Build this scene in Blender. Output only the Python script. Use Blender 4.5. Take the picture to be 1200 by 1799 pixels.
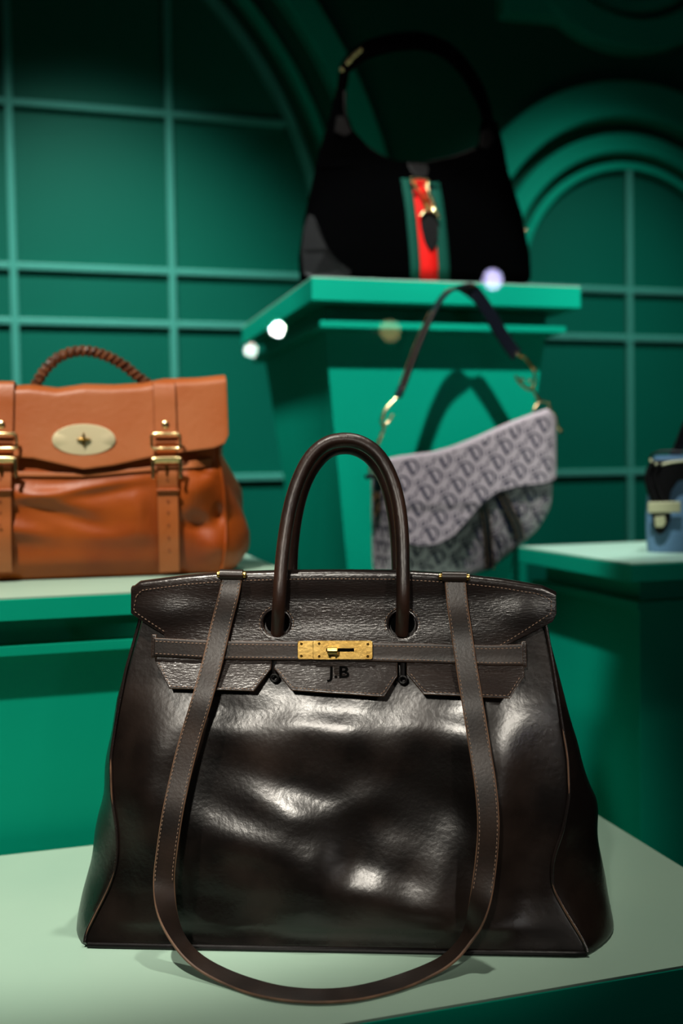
import bpy, bmesh, math, random
import numpy as np
from math import sin, cos, pi, radians, sqrt, atan, atan2
from mathutils import Matrix, Vector

for _o in list(bpy.data.objects): bpy.data.objects.remove(_o)
S = bpy.context.scene
COL = S.collection
random.seed(4)
rng = np.random.default_rng(7)

# ------------------------------------------------------------------ camera
TH = radians(16.1)                       # the room's walls stand 16.1 degrees off the camera axis
FPX = 1819.8; CAMZ = 1.40
RC = Matrix.Rotation(pi/2 - atan(76.5/FPX), 3, 'X') @ Matrix.Rotation(-0.016, 3, 'Z')
cd = bpy.data.cameras.new('camera'); cam = bpy.data.objects.new('camera', cd); COL.objects.link(cam)
cam.matrix_world = Matrix.Translation((0, 0, CAMZ)) @ RC.to_4x4()
cd.sensor_fit = 'VERTICAL'; cd.sensor_height = 36.0; cd.sensor_width = 24.0
cd.lens = FPX/1799*36.0
cd.clip_start = 0.02
cd.dof.use_dof = True; cd.dof.focus_distance = 0.872; cd.dof.aperture_fstop = 3.4
S.camera = cam

# ------------------------------------------------------------------ world, exposure, lamps
w = bpy.data.worlds.new('dark_gallery'); S.world = w; w.use_nodes = True
w.node_tree.nodes['Background'].inputs[0].default_value = (0.10, 0.14, 0.13, 1)
w.node_tree.nodes['Background'].inputs[1].default_value = 0.025
S.view_settings.view_transform = 'Standard'; S.view_settings.look = 'None'
S.view_settings.gamma = 1; S.view_settings.use_curve_mapping = False
S.view_settings.exposure = 0.0

def room_pt(x, y, z): return Matrix.Rotation(TH, 3, 'Z') @ Vector((x, y, z))
def spot(name, loc, target, watts, cone, blend, size, col=(1, .95, .86)):
    l = bpy.data.lights.new(name, 'SPOT'); o = bpy.data.objects.new(name, l); COL.objects.link(o)
    o.location = loc; o.rotation_euler = (Vector(target)-Vector(loc)).to_track_quat('-Z', 'Y').to_euler()
    l.energy = watts; l.spot_size = radians(cone); l.spot_blend = blend; l.shadow_soft_size = size; l.color = col
    return o
#LIGHTS
def rs(name, a, b, *k, **kw): return spot(name, room_pt(*a), room_pt(*b), *k, **kw)
WARM = (1, .93, .81); COOL = (.92, 1, .97)
spot('gallery_spot', (-0.30, -0.60, 1.92), (0.0, 0.88, 1.19), 60, 18, .7, .05, WARM)          # from the gallery, over the viewer
spot('gallery_spot', (0.75, -0.45, 1.98), (0.10, 0.90, 1.21), 44, 17, .7, .05, WARM)
spot('ceiling_spot', (0.22, 0.98, 2.95), (0.05, 0.86, 1.0), 56, 44, .6, .03, WARM)             # straight down on the front plinth
rs('ceiling_spot', (-0.45, 0.42, 2.95), (0.02, 1.20, 1.20), 200, 30, .5, .03, WARM)             # tan bag and left plinth
rs('ceiling_spot', (0.25, 0.60, 2.95), (0.66, 1.62, 1.38), 200, 26, .35, .02, COOL)             # pedestal and canvas bag
rs('ceiling_spot', (1.05, 1.10, 2.95), (1.0, 1.42, 1.27), 75, 30, .6, .02, COOL)                # right plinth
rs('ceiling_spot', (0.30, 0.75, 2.95), (0.60, 1.66, 1.88), 70, 16, .5, .02, WARM)               # black bag
rs('wall_washer', (-0.05, 1.35, 3.1), (0.22, 2.45, 1.06), 270, 52, 1.0, .05, COOL)
rs('wall_washer', (1.35, 1.35, 3.1), (1.35, 2.45, 1.04), 118, 53, 1.0, .05, COOL)

# ------------------------------------------------------------------ camera maths used to size things from the photograph
CL = Vector((0, 0, CAMZ))
def ray(px, py): return RC @ Vector(((px-600)/FPX, -(py-899.5)/FPX, -1))
class Frame:
    """local frame of a thing: x right, y away, z up"""
    def __init__(s, px, py, z, rot, dy=0.0):
        d = ray(px, py); t = (z-CAMZ)/d.z; p = CL + d*t
        s.R = Matrix.Rotation(rot, 3, 'Z'); s.o = p + s.R @ Vector((0, dy, 0)); s.rot = rot
        s.Ri = s.R.inverted()
    def L(s, px, py, y0=0.0, k=0.0):
        """local point where the pixel's ray meets the local plane y = y0 + k*z"""
        d = s.Ri @ ray(px, py); c = s.Ri @ (CL - s.o)
        t = (y0 + k*c.z - c.y)/(d.y - k*d.z); return c + d*t

# ------------------------------------------------------------------ materials
def lin(c):
    return tuple((v/255/12.92 if v/255 <= .04045 else ((v/255+.055)/1.055)**2.4) for v in c)
def mat(name, col, rough=.5, metal=0, spec=.5, col2=None, nscale=8, ndetail=4, bump=0, bscale=200, coat=0, sheen=0, stretch=None, thr=(.35, .7), bdist=.001, rough2=None):
    m = bpy.data.materials.new(name); m.use_nodes = True; nt = m.node_tree; b = nt.nodes['Principled BSDF']
    b.inputs['Base Color'].default_value = (*col, 1); b.inputs['Roughness'].default_value = rough
    b.inputs['Metallic'].default_value = metal; b.inputs['Specular IOR Level'].default_value = spec
    b.inputs['Coat Weight'].default_value = coat; b.inputs['Sheen Weight'].default_value = sheen
    b.inputs['Coat Roughness'].default_value = .25
    tc = nt.nodes.new('ShaderNodeTexCoord'); mp = nt.nodes.new('ShaderNodeMapping')
    nt.links.new(tc.outputs['Object'], mp.inputs[0])
    if stretch: mp.inputs['Scale'].default_value = stretch
    if col2 is not None or rough2 is not None:
        n = nt.nodes.new('ShaderNodeTexNoise'); n.inputs['Scale'].default_value = nscale; n.inputs['Detail'].default_value = ndetail
        nt.links.new(mp.outputs[0], n.inputs['Vector'])
        r = nt.nodes.new('ShaderNodeMapRange'); r.inputs[1].default_value = thr[0]; r.inputs[2].default_value = thr[1]
        nt.links.new(n.outputs[0], r.inputs[0])
        if col2 is not None:
            mx = nt.nodes.new('ShaderNodeMix'); mx.data_type = 'RGBA'
            mx.inputs['A'].default_value = (*col, 1); mx.inputs['B'].default_value = (*col2, 1)
            nt.links.new(r.outputs[0], mx.inputs['Factor']); nt.links.new(mx.outputs['Result'], b.inputs['Base Color'])
        if rough2 is not None:
            r2 = nt.nodes.new('ShaderNodeMapRange'); r2.inputs[3].default_value = rough; r2.inputs[4].default_value = rough2
            nt.links.new(r.outputs[0], r2.inputs[0]); nt.links.new(r2.outputs[0], b.inputs['Roughness'])
    if bump:
        n = nt.nodes.new('ShaderNodeTexNoise'); n.inputs['Scale'].default_value = bscale; n.inputs['Detail'].default_value = 5
        nt.links.new(mp.outputs[0], n.inputs['Vector'])
        bp = nt.nodes.new('ShaderNodeBump'); bp.inputs['Strength'].default_value = bump; bp.inputs['Distance'].default_value = bdist
        nt.links.new(n.outputs[0], bp.inputs['Height']); nt.links.new(bp.outputs[0], b.inputs['Normal'])
    return m
M = {}
M['green'] = mat('green_paint', (.0, .37, .235), .55, spec=.10, col2=(.0, .34, .215), nscale=3, bump=.05, bscale=60)
M['wall'] = mat('dark_green_paint', (.0, .085, .05), .6, spec=.12, col2=(.0, .075, .045), nscale=3, bump=.05, bscale=60)
M['pane'] = mat('window_panel_paint', (.0, .115, .075), .5, spec=.12, col2=(.0, .105, .068), nscale=2)
M['muntin'] = mat('muntin_paint', (.055, .30, .235), .5, spec=.15)
M['mint'] = mat('pale_mint_top', (.37, .54, .43), .38, spec=.3, col2=(.34, .51, .41), nscale=5)  # plinth tops, a paler mint than the green sides
M['floor'] = mat('black_floor', (.01, .014, .013), .6)
M['leather'] = mat('dark_brown_box_leather', (.004, .0027, .0024), .24, spec=.55, col2=(.017, .010, .0075), nscale=12, ndetail=10, bump=.22, bscale=220, thr=(.44, .72), bdist=.0008, rough2=.34)
M['leather2'] = mat('dark_grained_leather', (.006, .004, .0037), .26, spec=.58, col2=(.018, .011, .009), nscale=16, bump=.42, bscale=460, stretch=(.5, 1, 1.6), bdist=.0006)
M['strap'] = mat('dark_strap_leather', (.009, .006, .005), .36, spec=.38, col2=(.024, .014, .010), nscale=24, bump=.22, bscale=420, bdist=.0005)
M['handle'] = mat('rolled_handle_leather', (.008, .004, .003), .38, spec=.5, col2=(.030, .012, .007), nscale=30, ndetail=6, bump=.5, bscale=220, stretch=(1, 1, .4), bdist=.001)
M['edge'] = mat('worn_brown_edge', (.20, .105, .06), .55, col2=(.06, .03, .018), nscale=40)
M['stitch'] = mat('brown_thread', (.24, .15, .10), .7)
M['brass'] = mat('brushed_brass', (.83, .55, .17), .27, metal=1, col2=(.62, .38, .10), nscale=60, bump=.1, bscale=300)
M['darkbrass'] = mat('dark_old_brass', (.30, .17, .04), .3, metal=1)  # darker brass for screws, prongs, links and clasp arms
M['black'] = mat('black_recess', (.002, .002, .002), .9, spec=0)
M['tan'] = mat('tan_leather', (.38, .078, .008), .42, spec=.32, col2=(.25, .040, .004), nscale=10, ndetail=5, bump=.25, bscale=120, coat=.0, bdist=.0015)
M['tan2'] = mat('tan_flap_leather', (.44, .135, .042), .45, spec=.45, col2=(.38, .085, .012), nscale=9, ndetail=5, bump=.3, bscale=150, bdist=.0012)
M['tanedge'] = mat('tan_cut_edge', (.20, .045, .008), .6)
M['braid'] = mat('dark_tan_braid', (.06, .018, .007), .45, col2=(.22, .075, .025), nscale=90)
M['gold'] = mat('pale_gold', (.95, .74, .38), .25, metal=1)
M['cream'] = mat('cream_gold_plate', (.95, .82, .52), .40, metal=.35, bump=.05)
M['canvas'] = mat('grey_mauve_canvas', (.45, .36, .38), .8, spec=.2, col2=(.38, .30, .33), nscale=300, bump=.5, bscale=900)
M['print'] = mat('navy_weave', (.010, .012, .035), .85, spec=.1)
M['navy'] = mat('navy_leather', (.003, .004, .009), .5, spec=.25)
M['tanpipe'] = mat('tan_piping', (.22, .11, .035), .5)
M['suede'] = mat('black_suede', (.0007, .0007, .0008), 1.0, spec=.0, bump=.2)
M['blackleather'] = mat('black_leather', (.0025, .002, .0022), .45, spec=.22, bump=.2)
M['webgreen'] = mat('green_webbing', (.0, .045, .030), .8, spec=.15, bump=.3, bscale=900)
M['webred'] = mat('red_webbing', (.62, .006, .004), .7, spec=.15, bump=.3, bscale=900)
M['blue'] = mat('grey_blue_leather', (.10, .19, .30), .5, col2=(.07, .15, .25), nscale=12)
M['bone'] = mat('bone_bar', (.46, .44, .26), .4)

# ------------------------------------------------------------------ object helpers
def link(name, me, m, parent=None, smooth=True, world=None):
    o = bpy.data.objects.new(name, me); COL.objects.link(o)
    if isinstance(m, (list, tuple)):
        for k in m: me.materials.append(k)
    elif m: me.materials.append(m)
    if smooth: me.polygons.foreach_set('use_smooth', [True]*len(me.polygons))
    if parent: o.parent = parent
    return o
def raw(name, V, Fc, m, parent=None, smooth=True, mi=None):
    me = bpy.data.meshes.new(name); me.from_pydata([tuple(v) for v in V], [], [tuple(f) for f in Fc]); me.update()
    o = link(name, me, m, parent, smooth)
    if mi is not None: me.polygons.foreach_set('material_index', mi)
    bm = bmesh.new(); bm.from_mesh(me); bmesh.ops.remove_doubles(bm, verts=bm.verts, dist=1e-6)
    bmesh.ops.recalc_face_normals(bm, faces=bm.faces); bm.to_mesh(me); bm.free()
    if smooth: me.set_sharp_from_angle(angle=radians(38))
    return o
def tag(o, label, cat, group=None, kind=None):
    if label: o['label'] = label
    if cat: o['category'] = cat
    if group: o['group'] = group
    if kind: o['kind'] = kind
    return o
def empty(name, loc, rot, label, cat, group=None):
    o = bpy.data.objects.new(name, None); COL.objects.link(o); o.location = loc; o.rotation_euler = (0, 0, rot)
    o.empty_display_size = .02
    return tag(o, label, cat, group)
def solid(o, th, off=1, rim=None, bev=.0):
    md = o.modifiers.new('thickness', 'SOLIDIFY'); md.thickness = th; md.offset = off
    if rim is not None: md.material_offset_rim = rim
    if bev:
        b = o.modifiers.new('bevel', 'BEVEL'); b.width = bev; b.segments = 2; b.limit_method = 'ANGLE'; b.angle_limit = radians(50)
    return o
def sub(o, n=1):
    md = o.modifiers.new('subd', 'SUBSURF'); md.levels = n; md.render_levels = n; return o
def grid(P, closed_u=False, flip=False):
    nu = len(P); nv = len(P[0]); V = [p for r in P for p in r]; Fc = []
    for i in range(nu-(0 if closed_u else 1)):
        for j in range(nv-1):
            a = i*nv+j; b = ((i+1) % nu)*nv+j; f = (a, b, b+1, a+1); Fc.append(f[::-1] if flip else f)
    return V, Fc
def box(V, Fc, x0, x1, y0, y1, z0, z1):
    n = len(V); V += [(x, y, z) for x in (x0, x1) for y in (y0, y1) for z in (z0, z1)]
    Fc += [tuple(n+i for i in f) for f in ((0, 1, 3, 2), (4, 6, 7, 5), (0, 4, 5, 1), (2, 3, 7, 6), (0, 2, 6, 4), (1, 5, 7, 3))]
def bevel_mesh(o, wd, seg=2, ang=30):
    b = o.modifiers.new('bevel', 'BEVEL'); b.width = wd; b.segments = seg; b.limit_method = 'ANGLE'; b.angle_limit = radians(ang); return o
def catmull(pts, n=8):
    P = [np.array(p, float) for p in pts]; P = [2*P[0]-P[1]] + P + [2*P[-1]-P[-2]]; out = []
    for i in range(1, len(P)-2):
        for t in np.linspace(0, 1, n, endpoint=False):
            a, b, c, d = P[i-1:i+3]
            out.append(.5*((2*b)+(-a+c)*t+(2*a-5*b+4*c-d)*t*t+(-a+3*b-3*c+d)*t**3))
    out.append(P[-2]); return out
def tube_data(path, r, n=10, cap=True, ell=None, up=(0, 0, 1)):
    path = [np.array(p, float) for p in path]; N = len(path); V = []; Fc = []
    rr = r if hasattr(r, '__len__') else [r]*N
    T = [path[min(i+1, N-1)]-path[max(i-1, 0)] for i in range(N)]; T = [t/max(np.linalg.norm(t), 1e-9) for t in T]
    u = np.cross(T[0], up); u = u/np.linalg.norm(u) if np.linalg.norm(u) > 1e-3 else np.array([1., 0, 0])
    for i in range(N):
        u = u-T[i]*u.dot(T[i]); u /= np.linalg.norm(u); v = np.cross(T[i], u)
        for k in range(n):
            a = 2*pi*k/n; V.append(path[i]+rr[i]*(cos(a)*u+sin(a)*v*(ell or 1)))
    for i in range(N-1):
        for k in range(n):
            a = i*n+k; b = i*n+(k+1) % n; Fc.append((a, b, b+n, a+n))
    if cap: Fc.append(tuple(range(n))[::-1]); Fc.append(tuple((N-1)*n+k for k in range(n)))
    return V, Fc
def tube(name, path, r, m, parent, n=10, ell=None, up=(0, 0, 1)):
    V, Fc = tube_data(path, r, n, True, ell, up); return raw(name, V, Fc, m, parent)
def ring_path(c, u, v, r1, r2=None, n=28, a0=0, a1=2*pi):
    c = np.array(c, float); u = np.array(u, float); v = np.array(v, float); r2 = r2 or r1
    return [c+u*r1*cos(t)+v*r2*sin(t) for t in np.linspace(a0, a1, n)]
def ribbon(name, path, Wd, width, th, mats, parent):
    """leather strap: path of points, width directions; mats = [face, edge]"""
    N = len(path); path = [np.array(p, float) for p in path]; V = []; Fc = []; mi = []
    ww = width if hasattr(width, '__len__') else [width]*N
    for i in range(N):
        T = path[min(i+1, N-1)]-path[max(i-1, 0)]; T /= np.linalg.norm(T)
        W = np.array(Wd[i], float); W = W-T*W.dot(T); W /= np.linalg.norm(W); Nn = np.cross(T, W)
        h = ww[i]/2; t = th/2; e = min(.0008, t*.8)
        for a, b in ((-h+e, -t), (-h*.5, -t*1.06), (0, -t*1.08), (h*.5, -t*1.06), (h-e, -t), (h, -t+e), (h, t-e), (h-e, t), (0, t), (-h+e, t), (-h, t-e), (-h, -t+e)):
            V.append(path[i]+W*a+Nn*b)
    n = 12
    for i in range(N-1):
        for k in range(n):
            a = i*n+k; b = i*n+(k+1) % n; Fc.append((a, b, b+n, a+n)); mi.append(1 if k in (4, 5, 6, 9, 10, 11) else 0)
    Fc.append(tuple(range(n))[::-1]); Fc.append(tuple((N-1)*n+k for k in range(n))); mi += [1, 1]
    return raw(name, V, Fc, mats, parent, True, mi)
def resample(path, step):
    P = np.array([tuple(p) for p in path]); d = np.r_[0, np.cumsum(np.linalg.norm(np.diff(P, axis=0), axis=1))]
    n = max(2, int(d[-1]/step)+1); t = np.linspace(0, d[-1], n)
    return np.stack([np.interp(t, d, P[:, k]) for k in range(3)], 1)
def stitches(name, paths, m, parent, step=.0034, ln=.0022, r=.00032, off=(0, -.0002, 0)):
    V = []; Fc = []
    for pth in paths:
        Q = resample(pth, step)+np.array(off)
        for i in range(len(Q)-1):
            t = Q[i+1]-Q[i]; L = np.linalg.norm(t)
            if L < 1e-6: continue
            t /= L; a = Q[i]; b = a+t*ln
            v, f = tube_data([a, a+t*ln*.25+np.array([0, -r*.6, 0]), a+t*ln*.75+np.array([0, -r*.6, 0]), b], [r*.4, r, r, r*.4], 5, True)
            n = len(V); V += v; Fc += [tuple(n+k for k in q) for q in f]
    me = bpy.data.meshes.new(name); me.from_pydata([tuple(v) for v in V], [], Fc); o = link(name, me, m, parent); o['kind'] = 'stuff'
    return o
def loft(rings):
    V, Fc = grid([list(r) + [r[0]] for r in rings])
    return V, Fc
def text_mesh(s, size, ext=0.0, shear=0.0, offs=0.0):
    c = bpy.data.curves.new('t', 'FONT'); c.body = s; c.size = size; c.extrude = ext; c.shear = shear; c.offset = offs
    c.align_x = 'CENTER'; c.align_y = 'CENTER'; c.resolution_u = 3
    o = bpy.data.objects.new('t', c); COL.objects.link(o)
    dg = bpy.context.evaluated_depsgraph_get(); me = bpy.data.meshes.new_from_object(o.evaluated_get(dg))
    V = np.array([tuple(v.co) for v in me.vertices]); Fc = [tuple(p.vertices) for p in me.polygons]
    bpy.data.objects.remove(o); return V, Fc

# ================================================================== SETTING (room coordinates, turned by TH)
def rm(o, label=None, kind='structure'):
    o.rotation_euler = (0, 0, TH)
    if kind: o['kind'] = kind
    return o
def rbox(name, x0, x1, y0, y1, z0, z1, m, parent=None, bev=0, mi=None):
    V = []; Fc = []; box(V, Fc, x0, x1, y0, y1, z0, z1); o = raw(name, V, Fc, m, parent, False)
    if bev: bevel_mesh(o, bev)
    return o
WY = 2.45
rm(rbox('floor', -2.2, 4.0, -2.6, WY, -.05, 0, M['floor']))
rm(rbox('ceiling', -2.2, 4.0, -2.6, WY, 3.3, 3.35, M['floor']))
rm(rbox('wall_back', -2.2, 4.0, WY, WY+.1, 0, 3.3, M['wall']))
rm(rbox('wall_left', -2.3, -2.2, -2.6, WY, 0, 3.3, M['wall']))
rm(rbox('wall_right', 4.0, 4.1, -2.6, WY, 0, 3.3, M['wall']))

def arch_band(name, cx, zc, r0, r1, yf, zb, m, parent, full=False, n=72, chamfer=.004):
    """raised moulding: half ring with straight jambs down to zb (or a full ring); profile rounded on its face"""
    prof = [(r0, WY), (r0, WY-yf+chamfer), (r0+chamfer, WY-yf), (r1-chamfer, WY-yf), (r1, WY-yf+chamfer), (r1, WY)]
    P = []
    if full: st = [(a, 0) for a in np.linspace(0, 2*pi, n)]
    else: st = [(0, zb-zc)]+[(a, 0) for a in np.linspace(0, pi, n)]+[(pi, zb-zc)]
    for a, dz in st: P.append([(cx+r*cos(a), y, zc+r*sin(a)+dz) for r, y in prof])
    V, Fc = grid(P)
    if not full: Fc += [tuple(range(6)), tuple(len(V)-6+k for k in range(6))[::-1]]
    return raw(name, V, Fc, m, parent, False)
def window(name, cx, rg, xs, zs, rings, zc=1.86, zb=.55, label=None):
    root = bpy.data.objects.new(name, None); COL.objects.link(root); rm(root)
    # panes: one sheet-thick panel per cell, cut by the arch
    xe = [cx-rg]+xs+[cx+rg]; ze = [zb]+zs+[zc+rg]
    hw = .0075
    for i in range(len(xe)-1):
        for j in range(len(ze)-1):
            a, b = xe[i]+(hw if i else 0), xe[i+1]-(hw if i < len(xe)-2 else 0); c, d = ze[j]+hw, ze[j+1]-hw
            X = np.linspace(a, b, 13); top = [min(d, zc+sqrt(max(0, rg*rg-(x-cx)**2))) for x in X]
            if d <= zc: top = [d]*13
            pts = [(x, t) for x, t in zip(X, top) if t > c+.002]
            if len(pts) < 2: continue
            V = []
            for y in (WY-.001, WY-.005):
                V += [(x, y, c) for x, t in pts]+[(x, y, t) for x, t in pts]
            n = len(pts); Fc = []
            for k in range(n-1):
                Fc += [(2*n+k, 2*n+k+1, 3*n+k+1, 3*n+k), (k, n+k, n+k+1, k+1), (k, k+1, 2*n+k+1, 2*n+k), (n+k, 3*n+k, 3*n+k+1, n+k+1)]
            Fc += [(0, 2*n, 3*n, n), (n-1, 2*n-1, 4*n-1, 3*n-1)]
            raw('pane', V, Fc, M['pane'], root, False)
    for x in xs:
        t = zc+sqrt(max(0, rg*rg-(x-cx)**2))
        bevel_mesh(rbox('muntin', x-.0085, x+.0085, WY-.020, WY-.0005, zb, t, M['muntin'], root), .004)
    for z in zs:
        h = rg if z <= zc else sqrt(max(0, rg*rg-(z-zc)**2))
        bevel_mesh(rbox('muntin', cx-h, cx+h, WY-.018, WY-.0005, z-.0085, z+.0085, M['muntin'], root), .004)
    for nm, r0, r1, yf, mm in rings: arch_band(nm, cx, zc, r0, r1, yf, zb, mm, root)
    return root
window('window_1', -.224, .885, [-.929+.176, -.401, -.048, .304], [.66, 1.02, 1.382, 1.740, 1.862, 2.222, 2.582],
       [('inner_moulding', .882, .905, .030, M['muntin']), ('middle_moulding', .942, .962, .034, M['green']), ('outer_architrave', 1.022, 1.09, .045, M['green'])])
window('window_2', 1.504, .312, [1.504], [.66, 1.02, 1.378, 1.732, 1.857],
       [('inner_moulding', .308, .330, .022, M['green']), ('middle_moulding', .352, .402, .030, M['green']), ('outer_architrave', .437, .530, .050, M['green'])])
# round window over the right arch, with a square shoulder
root = bpy.data.objects.new('window_3', None); COL.objects.link(root); rm(root)
arch_band('round_architrave', 1.50, 2.835, .285, .365, .05, 0, M['green'], root, full=True)
arch_band('round_moulding', 1.50, 2.835, .225, .262, .03, 0, M['green'], root, full=True)
V = []; Fc = []; pl = [(1.137, 2.527)]+[(1.50+.364*cos(a), 2.835+.364*sin(a)) for a in np.linspace(radians(237), radians(130), 18)]+[(1.137, 3.14)]
n = len(pl); V = [(x, WY-.045, z) for x, z in pl]+[(x, WY, z) for x, z in pl]
Fc = [tuple(range(n)), tuple(range(n, 2*n))[::-1]]+[(k, n+k, n+(k+1) % n, (k+1) % n) for k in range(n)]
raw('shoulder_block', V, Fc, M['green'], root, False)
bevel_mesh(rbox('keystone', 1.468, 1.532, WY-.03, WY, 2.72, 2.95, M['wall'], root), .004)

# ================================================================== PLINTHS
def plinth(label, x0, x1, y0, y1, ztop, zbot, cap=.025, m=M['green'], fil=True, ov=.032, ovy=None, taper=None):
    oy = ovy or ov
    cx, cy = (x0+x1)/2, (y0+y1)/2; c = room_pt(cx, cy, zbot)
    r = empty('display_plinth', c, TH, label, 'plinth')
    hx, hy = (x1-x0)/2, (y1-y0)/2; H = ztop-zbot
    V = []; Fc = []; box(V, Fc, -hx, hx, -hy, hy, H-cap, H-.002)
    bevel_mesh(raw('cap', V, Fc, m, r, False), .0008)
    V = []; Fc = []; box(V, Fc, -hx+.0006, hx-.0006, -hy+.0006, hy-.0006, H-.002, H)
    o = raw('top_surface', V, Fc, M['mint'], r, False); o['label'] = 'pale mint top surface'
    zb = H-cap
    if fil:
        a = ov*.5
        V = []; Fc = []; box(V, Fc, -hx+ov, hx-ov, -hy+oy, hy-oy, zb-.028, zb); raw('neck', V, Fc, m, r, False)
        V = []; Fc = []; box(V, Fc, -hx+a, hx-a, -hy+oy*.33, hy-oy*.33, zb-.028-.011, zb-.028); bevel_mesh(raw('fillet_moulding', V, Fc, m, r, False), .0006)
        zb -= .039
    t = taper or 0
    tz = zb
    V = [(sx*(hx-ov-(0 if k else t*tz)), sy*(hy-oy-(0 if k else t*tz)), zb if k else 0) for k in (0, 1) for sx, sy in ((-1, -1), (1, -1), (1, 1), (-1, 1))]
    Fc = [(0, 1, 2, 3), (7, 6, 5, 4)]+[(i, 4+i, 4+(i+1) % 4, (i+1) % 4) for i in range(4)]
    bevel_mesh(raw('body', V, Fc, m, r, False), .001)
    return r
plinth('low wide front plinth with pale mint top under the large dark brown bag', -.95, .60, .703, 1.13, 1.00, 0, cap=.038, fil=False, ov=.04)
plinth('green plinth on the left with pale mint top under the tan bag', -.75, .30, 1.138, 1.62, 1.27, 0)
plinth('green plinth at the right edge under the grey-blue bag', .735, 1.45, 1.188, 1.52, 1.27, 0)
plinth('tall tapering green pedestal with stepped cap under the black suede bag', .412, .880, 1.575, 2.16, 1.70, 0, cap=.037, taper=.115, ov=.036, ovy=.058)
plinth('small low plinth under the monogram canvas bag, behind the dark brown bag', .47, .64, 1.44, 1.60, 1.2180, 0, fil=False, ov=.01)

# ================================================================== MAIN BAG
FB = Frame(590, 1664, 1.0, radians(-4.3), dy=.065)
K0, K1 = -.065, .15
def P(px, py, off=0.0):               # pixel -> (x, z) on the leaning front plane
    v = FB.L(px, py, K0-off, K1); return v.x, v.z
bag = empty('handbag', FB.o, FB.rot, 'large dark brown leather handbag with two rolled handles, brass turn-lock and long shoulder strap', 'handbag')
rows = [(1030, 262, 945, 262, 946), (1095, 246, 957, 243, 963), (1180, 222, 972, 219, 983), (1260, 207, 984, 201, 1004), (1330, 196, 996, 190, 1025),
        (1400, 198, 999, 183, 1041), (1460, 207, 987, 170, 1046), (1500, 208, 972, 163, 1049), (1530, 203, 967, 158, 1056),
        (1560, 192, 970, 153, 1065), (1600, 172, 992, 146, 1067), (1640, 153, 1018, 143, 1052), (1662, 160, 1030, 150, 1044)]
def prof(side, gus):
    z = []; x = []
    for y, fl, fr, gl, gr in rows:
        px = (gl if side < 0 else gr) if gus else (fl if side < 0 else fr)
        if gus: v = FB.L(px, y, .0 if side < 0 else .02)
        else: v = FB.L(px, y, K0, K1)
        z.append(v.z); x.append(v.x)
    z = np.array(z)[::-1]; x = np.array(x)[::-1]
    zz = np.linspace(0, z[-1], 90); xx = np.interp(zz, z, x)
    k = np.hanning(9); k /= k.sum(); xs = np.convolve(np.pad(xx, 4, mode='edge'), k, 'valid')
    return lambda q: float(np.interp(q, zz, xs))
fL, fR, gL, gR = prof(-1, 0), prof(1, 0), prof(-1, 1), prof(1, 1)
ZT = P(600, 1011)[1]-.004
# The worn front, with highlights put into its shape: a map of how far each spot of the leather leans back (photo pixels, size, tangent, angle),
# summed downwards into a height field, so that its made-up swells and hollows place the bright and dark zones.
TILT = [
    (590, 1262, 260, 14, .28, 0), (590, 1225, 330, 16, .06, 0), (245, 1225, 50, 48, .34, 0), (900, 1262, 60, 56, .26, -15),
    (440, 1452, 62, 19, .24, -12), (505, 1400, 55, 19, .26, -18), (590, 1405, 60, 15, .20, 14), (560, 1480, 52, 24, .30, 28),
    (630, 1530, 60, 22, .28, 16), (715, 1550, 72, 20, .34, -2), (780, 1495, 32, 52, .34, 0), (700, 1462, 66, 28, .20, 10), (760, 1575, 60, 14, .16, -8),
    (872, 1370, 20, 90, .22, -3), (240, 1350, 26, 55, .30, 0), (350, 1390, 60, 40, .10, -25),
    (590, 1325, 260, 24, -.16, 0), (612, 1440, 26, 24, -.34, 10), (440, 1500, 90, 20, -.14, 0), (930, 1440, 40, 70, -.25, 15),
    (600, 1625, 420, 22, -.26, 0), (240, 1470, 40, 50, -.20, 0), (520, 1590, 120, 24, -.14, 0), (890, 1618, 80, 8, .22, 6)]
_NX, _NZ = 230, 220
_gx = np.linspace(fL(0)-.02, fR(0)+.02, _NX); ZD = P(600, 1150)[1]; _gz = np.linspace(ZD, 0, _NZ)
_X, _Z = np.meshgrid(_gx, _gz, indexing='ij'); _T = np.zeros_like(_X); _s = .866/FPX
for px, py, sx, sy, a, an in TILT:
    cx, cz = P(px, py); an = radians(an); u = _X-cx; v = _Z-cz; uu = u*cos(an)+v*sin(an); vv = -u*sin(an)+v*cos(an)
    _T += a*(1.35 if py > 1380 and a > 0 else 1.0)*np.exp(-(uu/(sx*_s))**2/2-(vv/(sy*_s))**2/2)
_H = np.cumsum(_T, axis=1)*(ZD/(_NZ-1)); _H -= _H[:, -1:]*np.linspace(0, 1, _NZ)[None, :]**3
_k = np.exp(-(np.arange(-12, 13)/5.0)**2/2); _k /= _k.sum()
for c in range(_NZ): _H[:, c] = np.convolve(np.pad(_H[:, c], 12, mode='edge'), _k, 'valid')
def dent(x, z):
    if z >= ZD: return 0.0
    a = (x-_gx[0])/(_gx[1]-_gx[0]); b = (ZD-z)/(ZD/(_NZ-1)); i = int(min(_NX-2, max(0, a))); j = int(min(_NZ-2, max(0, b))); a = min(1, max(0, a-i)); b = min(1, max(0, b-j))
    d = (_H[i, j]*(1-a)+_H[i+1, j]*a)*(1-b)+(_H[i, j+1]*(1-a)+_H[i+1, j+1]*a)*b
    return d + .0005*sin(x*95+z*40)*sin(z*120-x*30)*min(1, (ZD-z)/.02)
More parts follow.
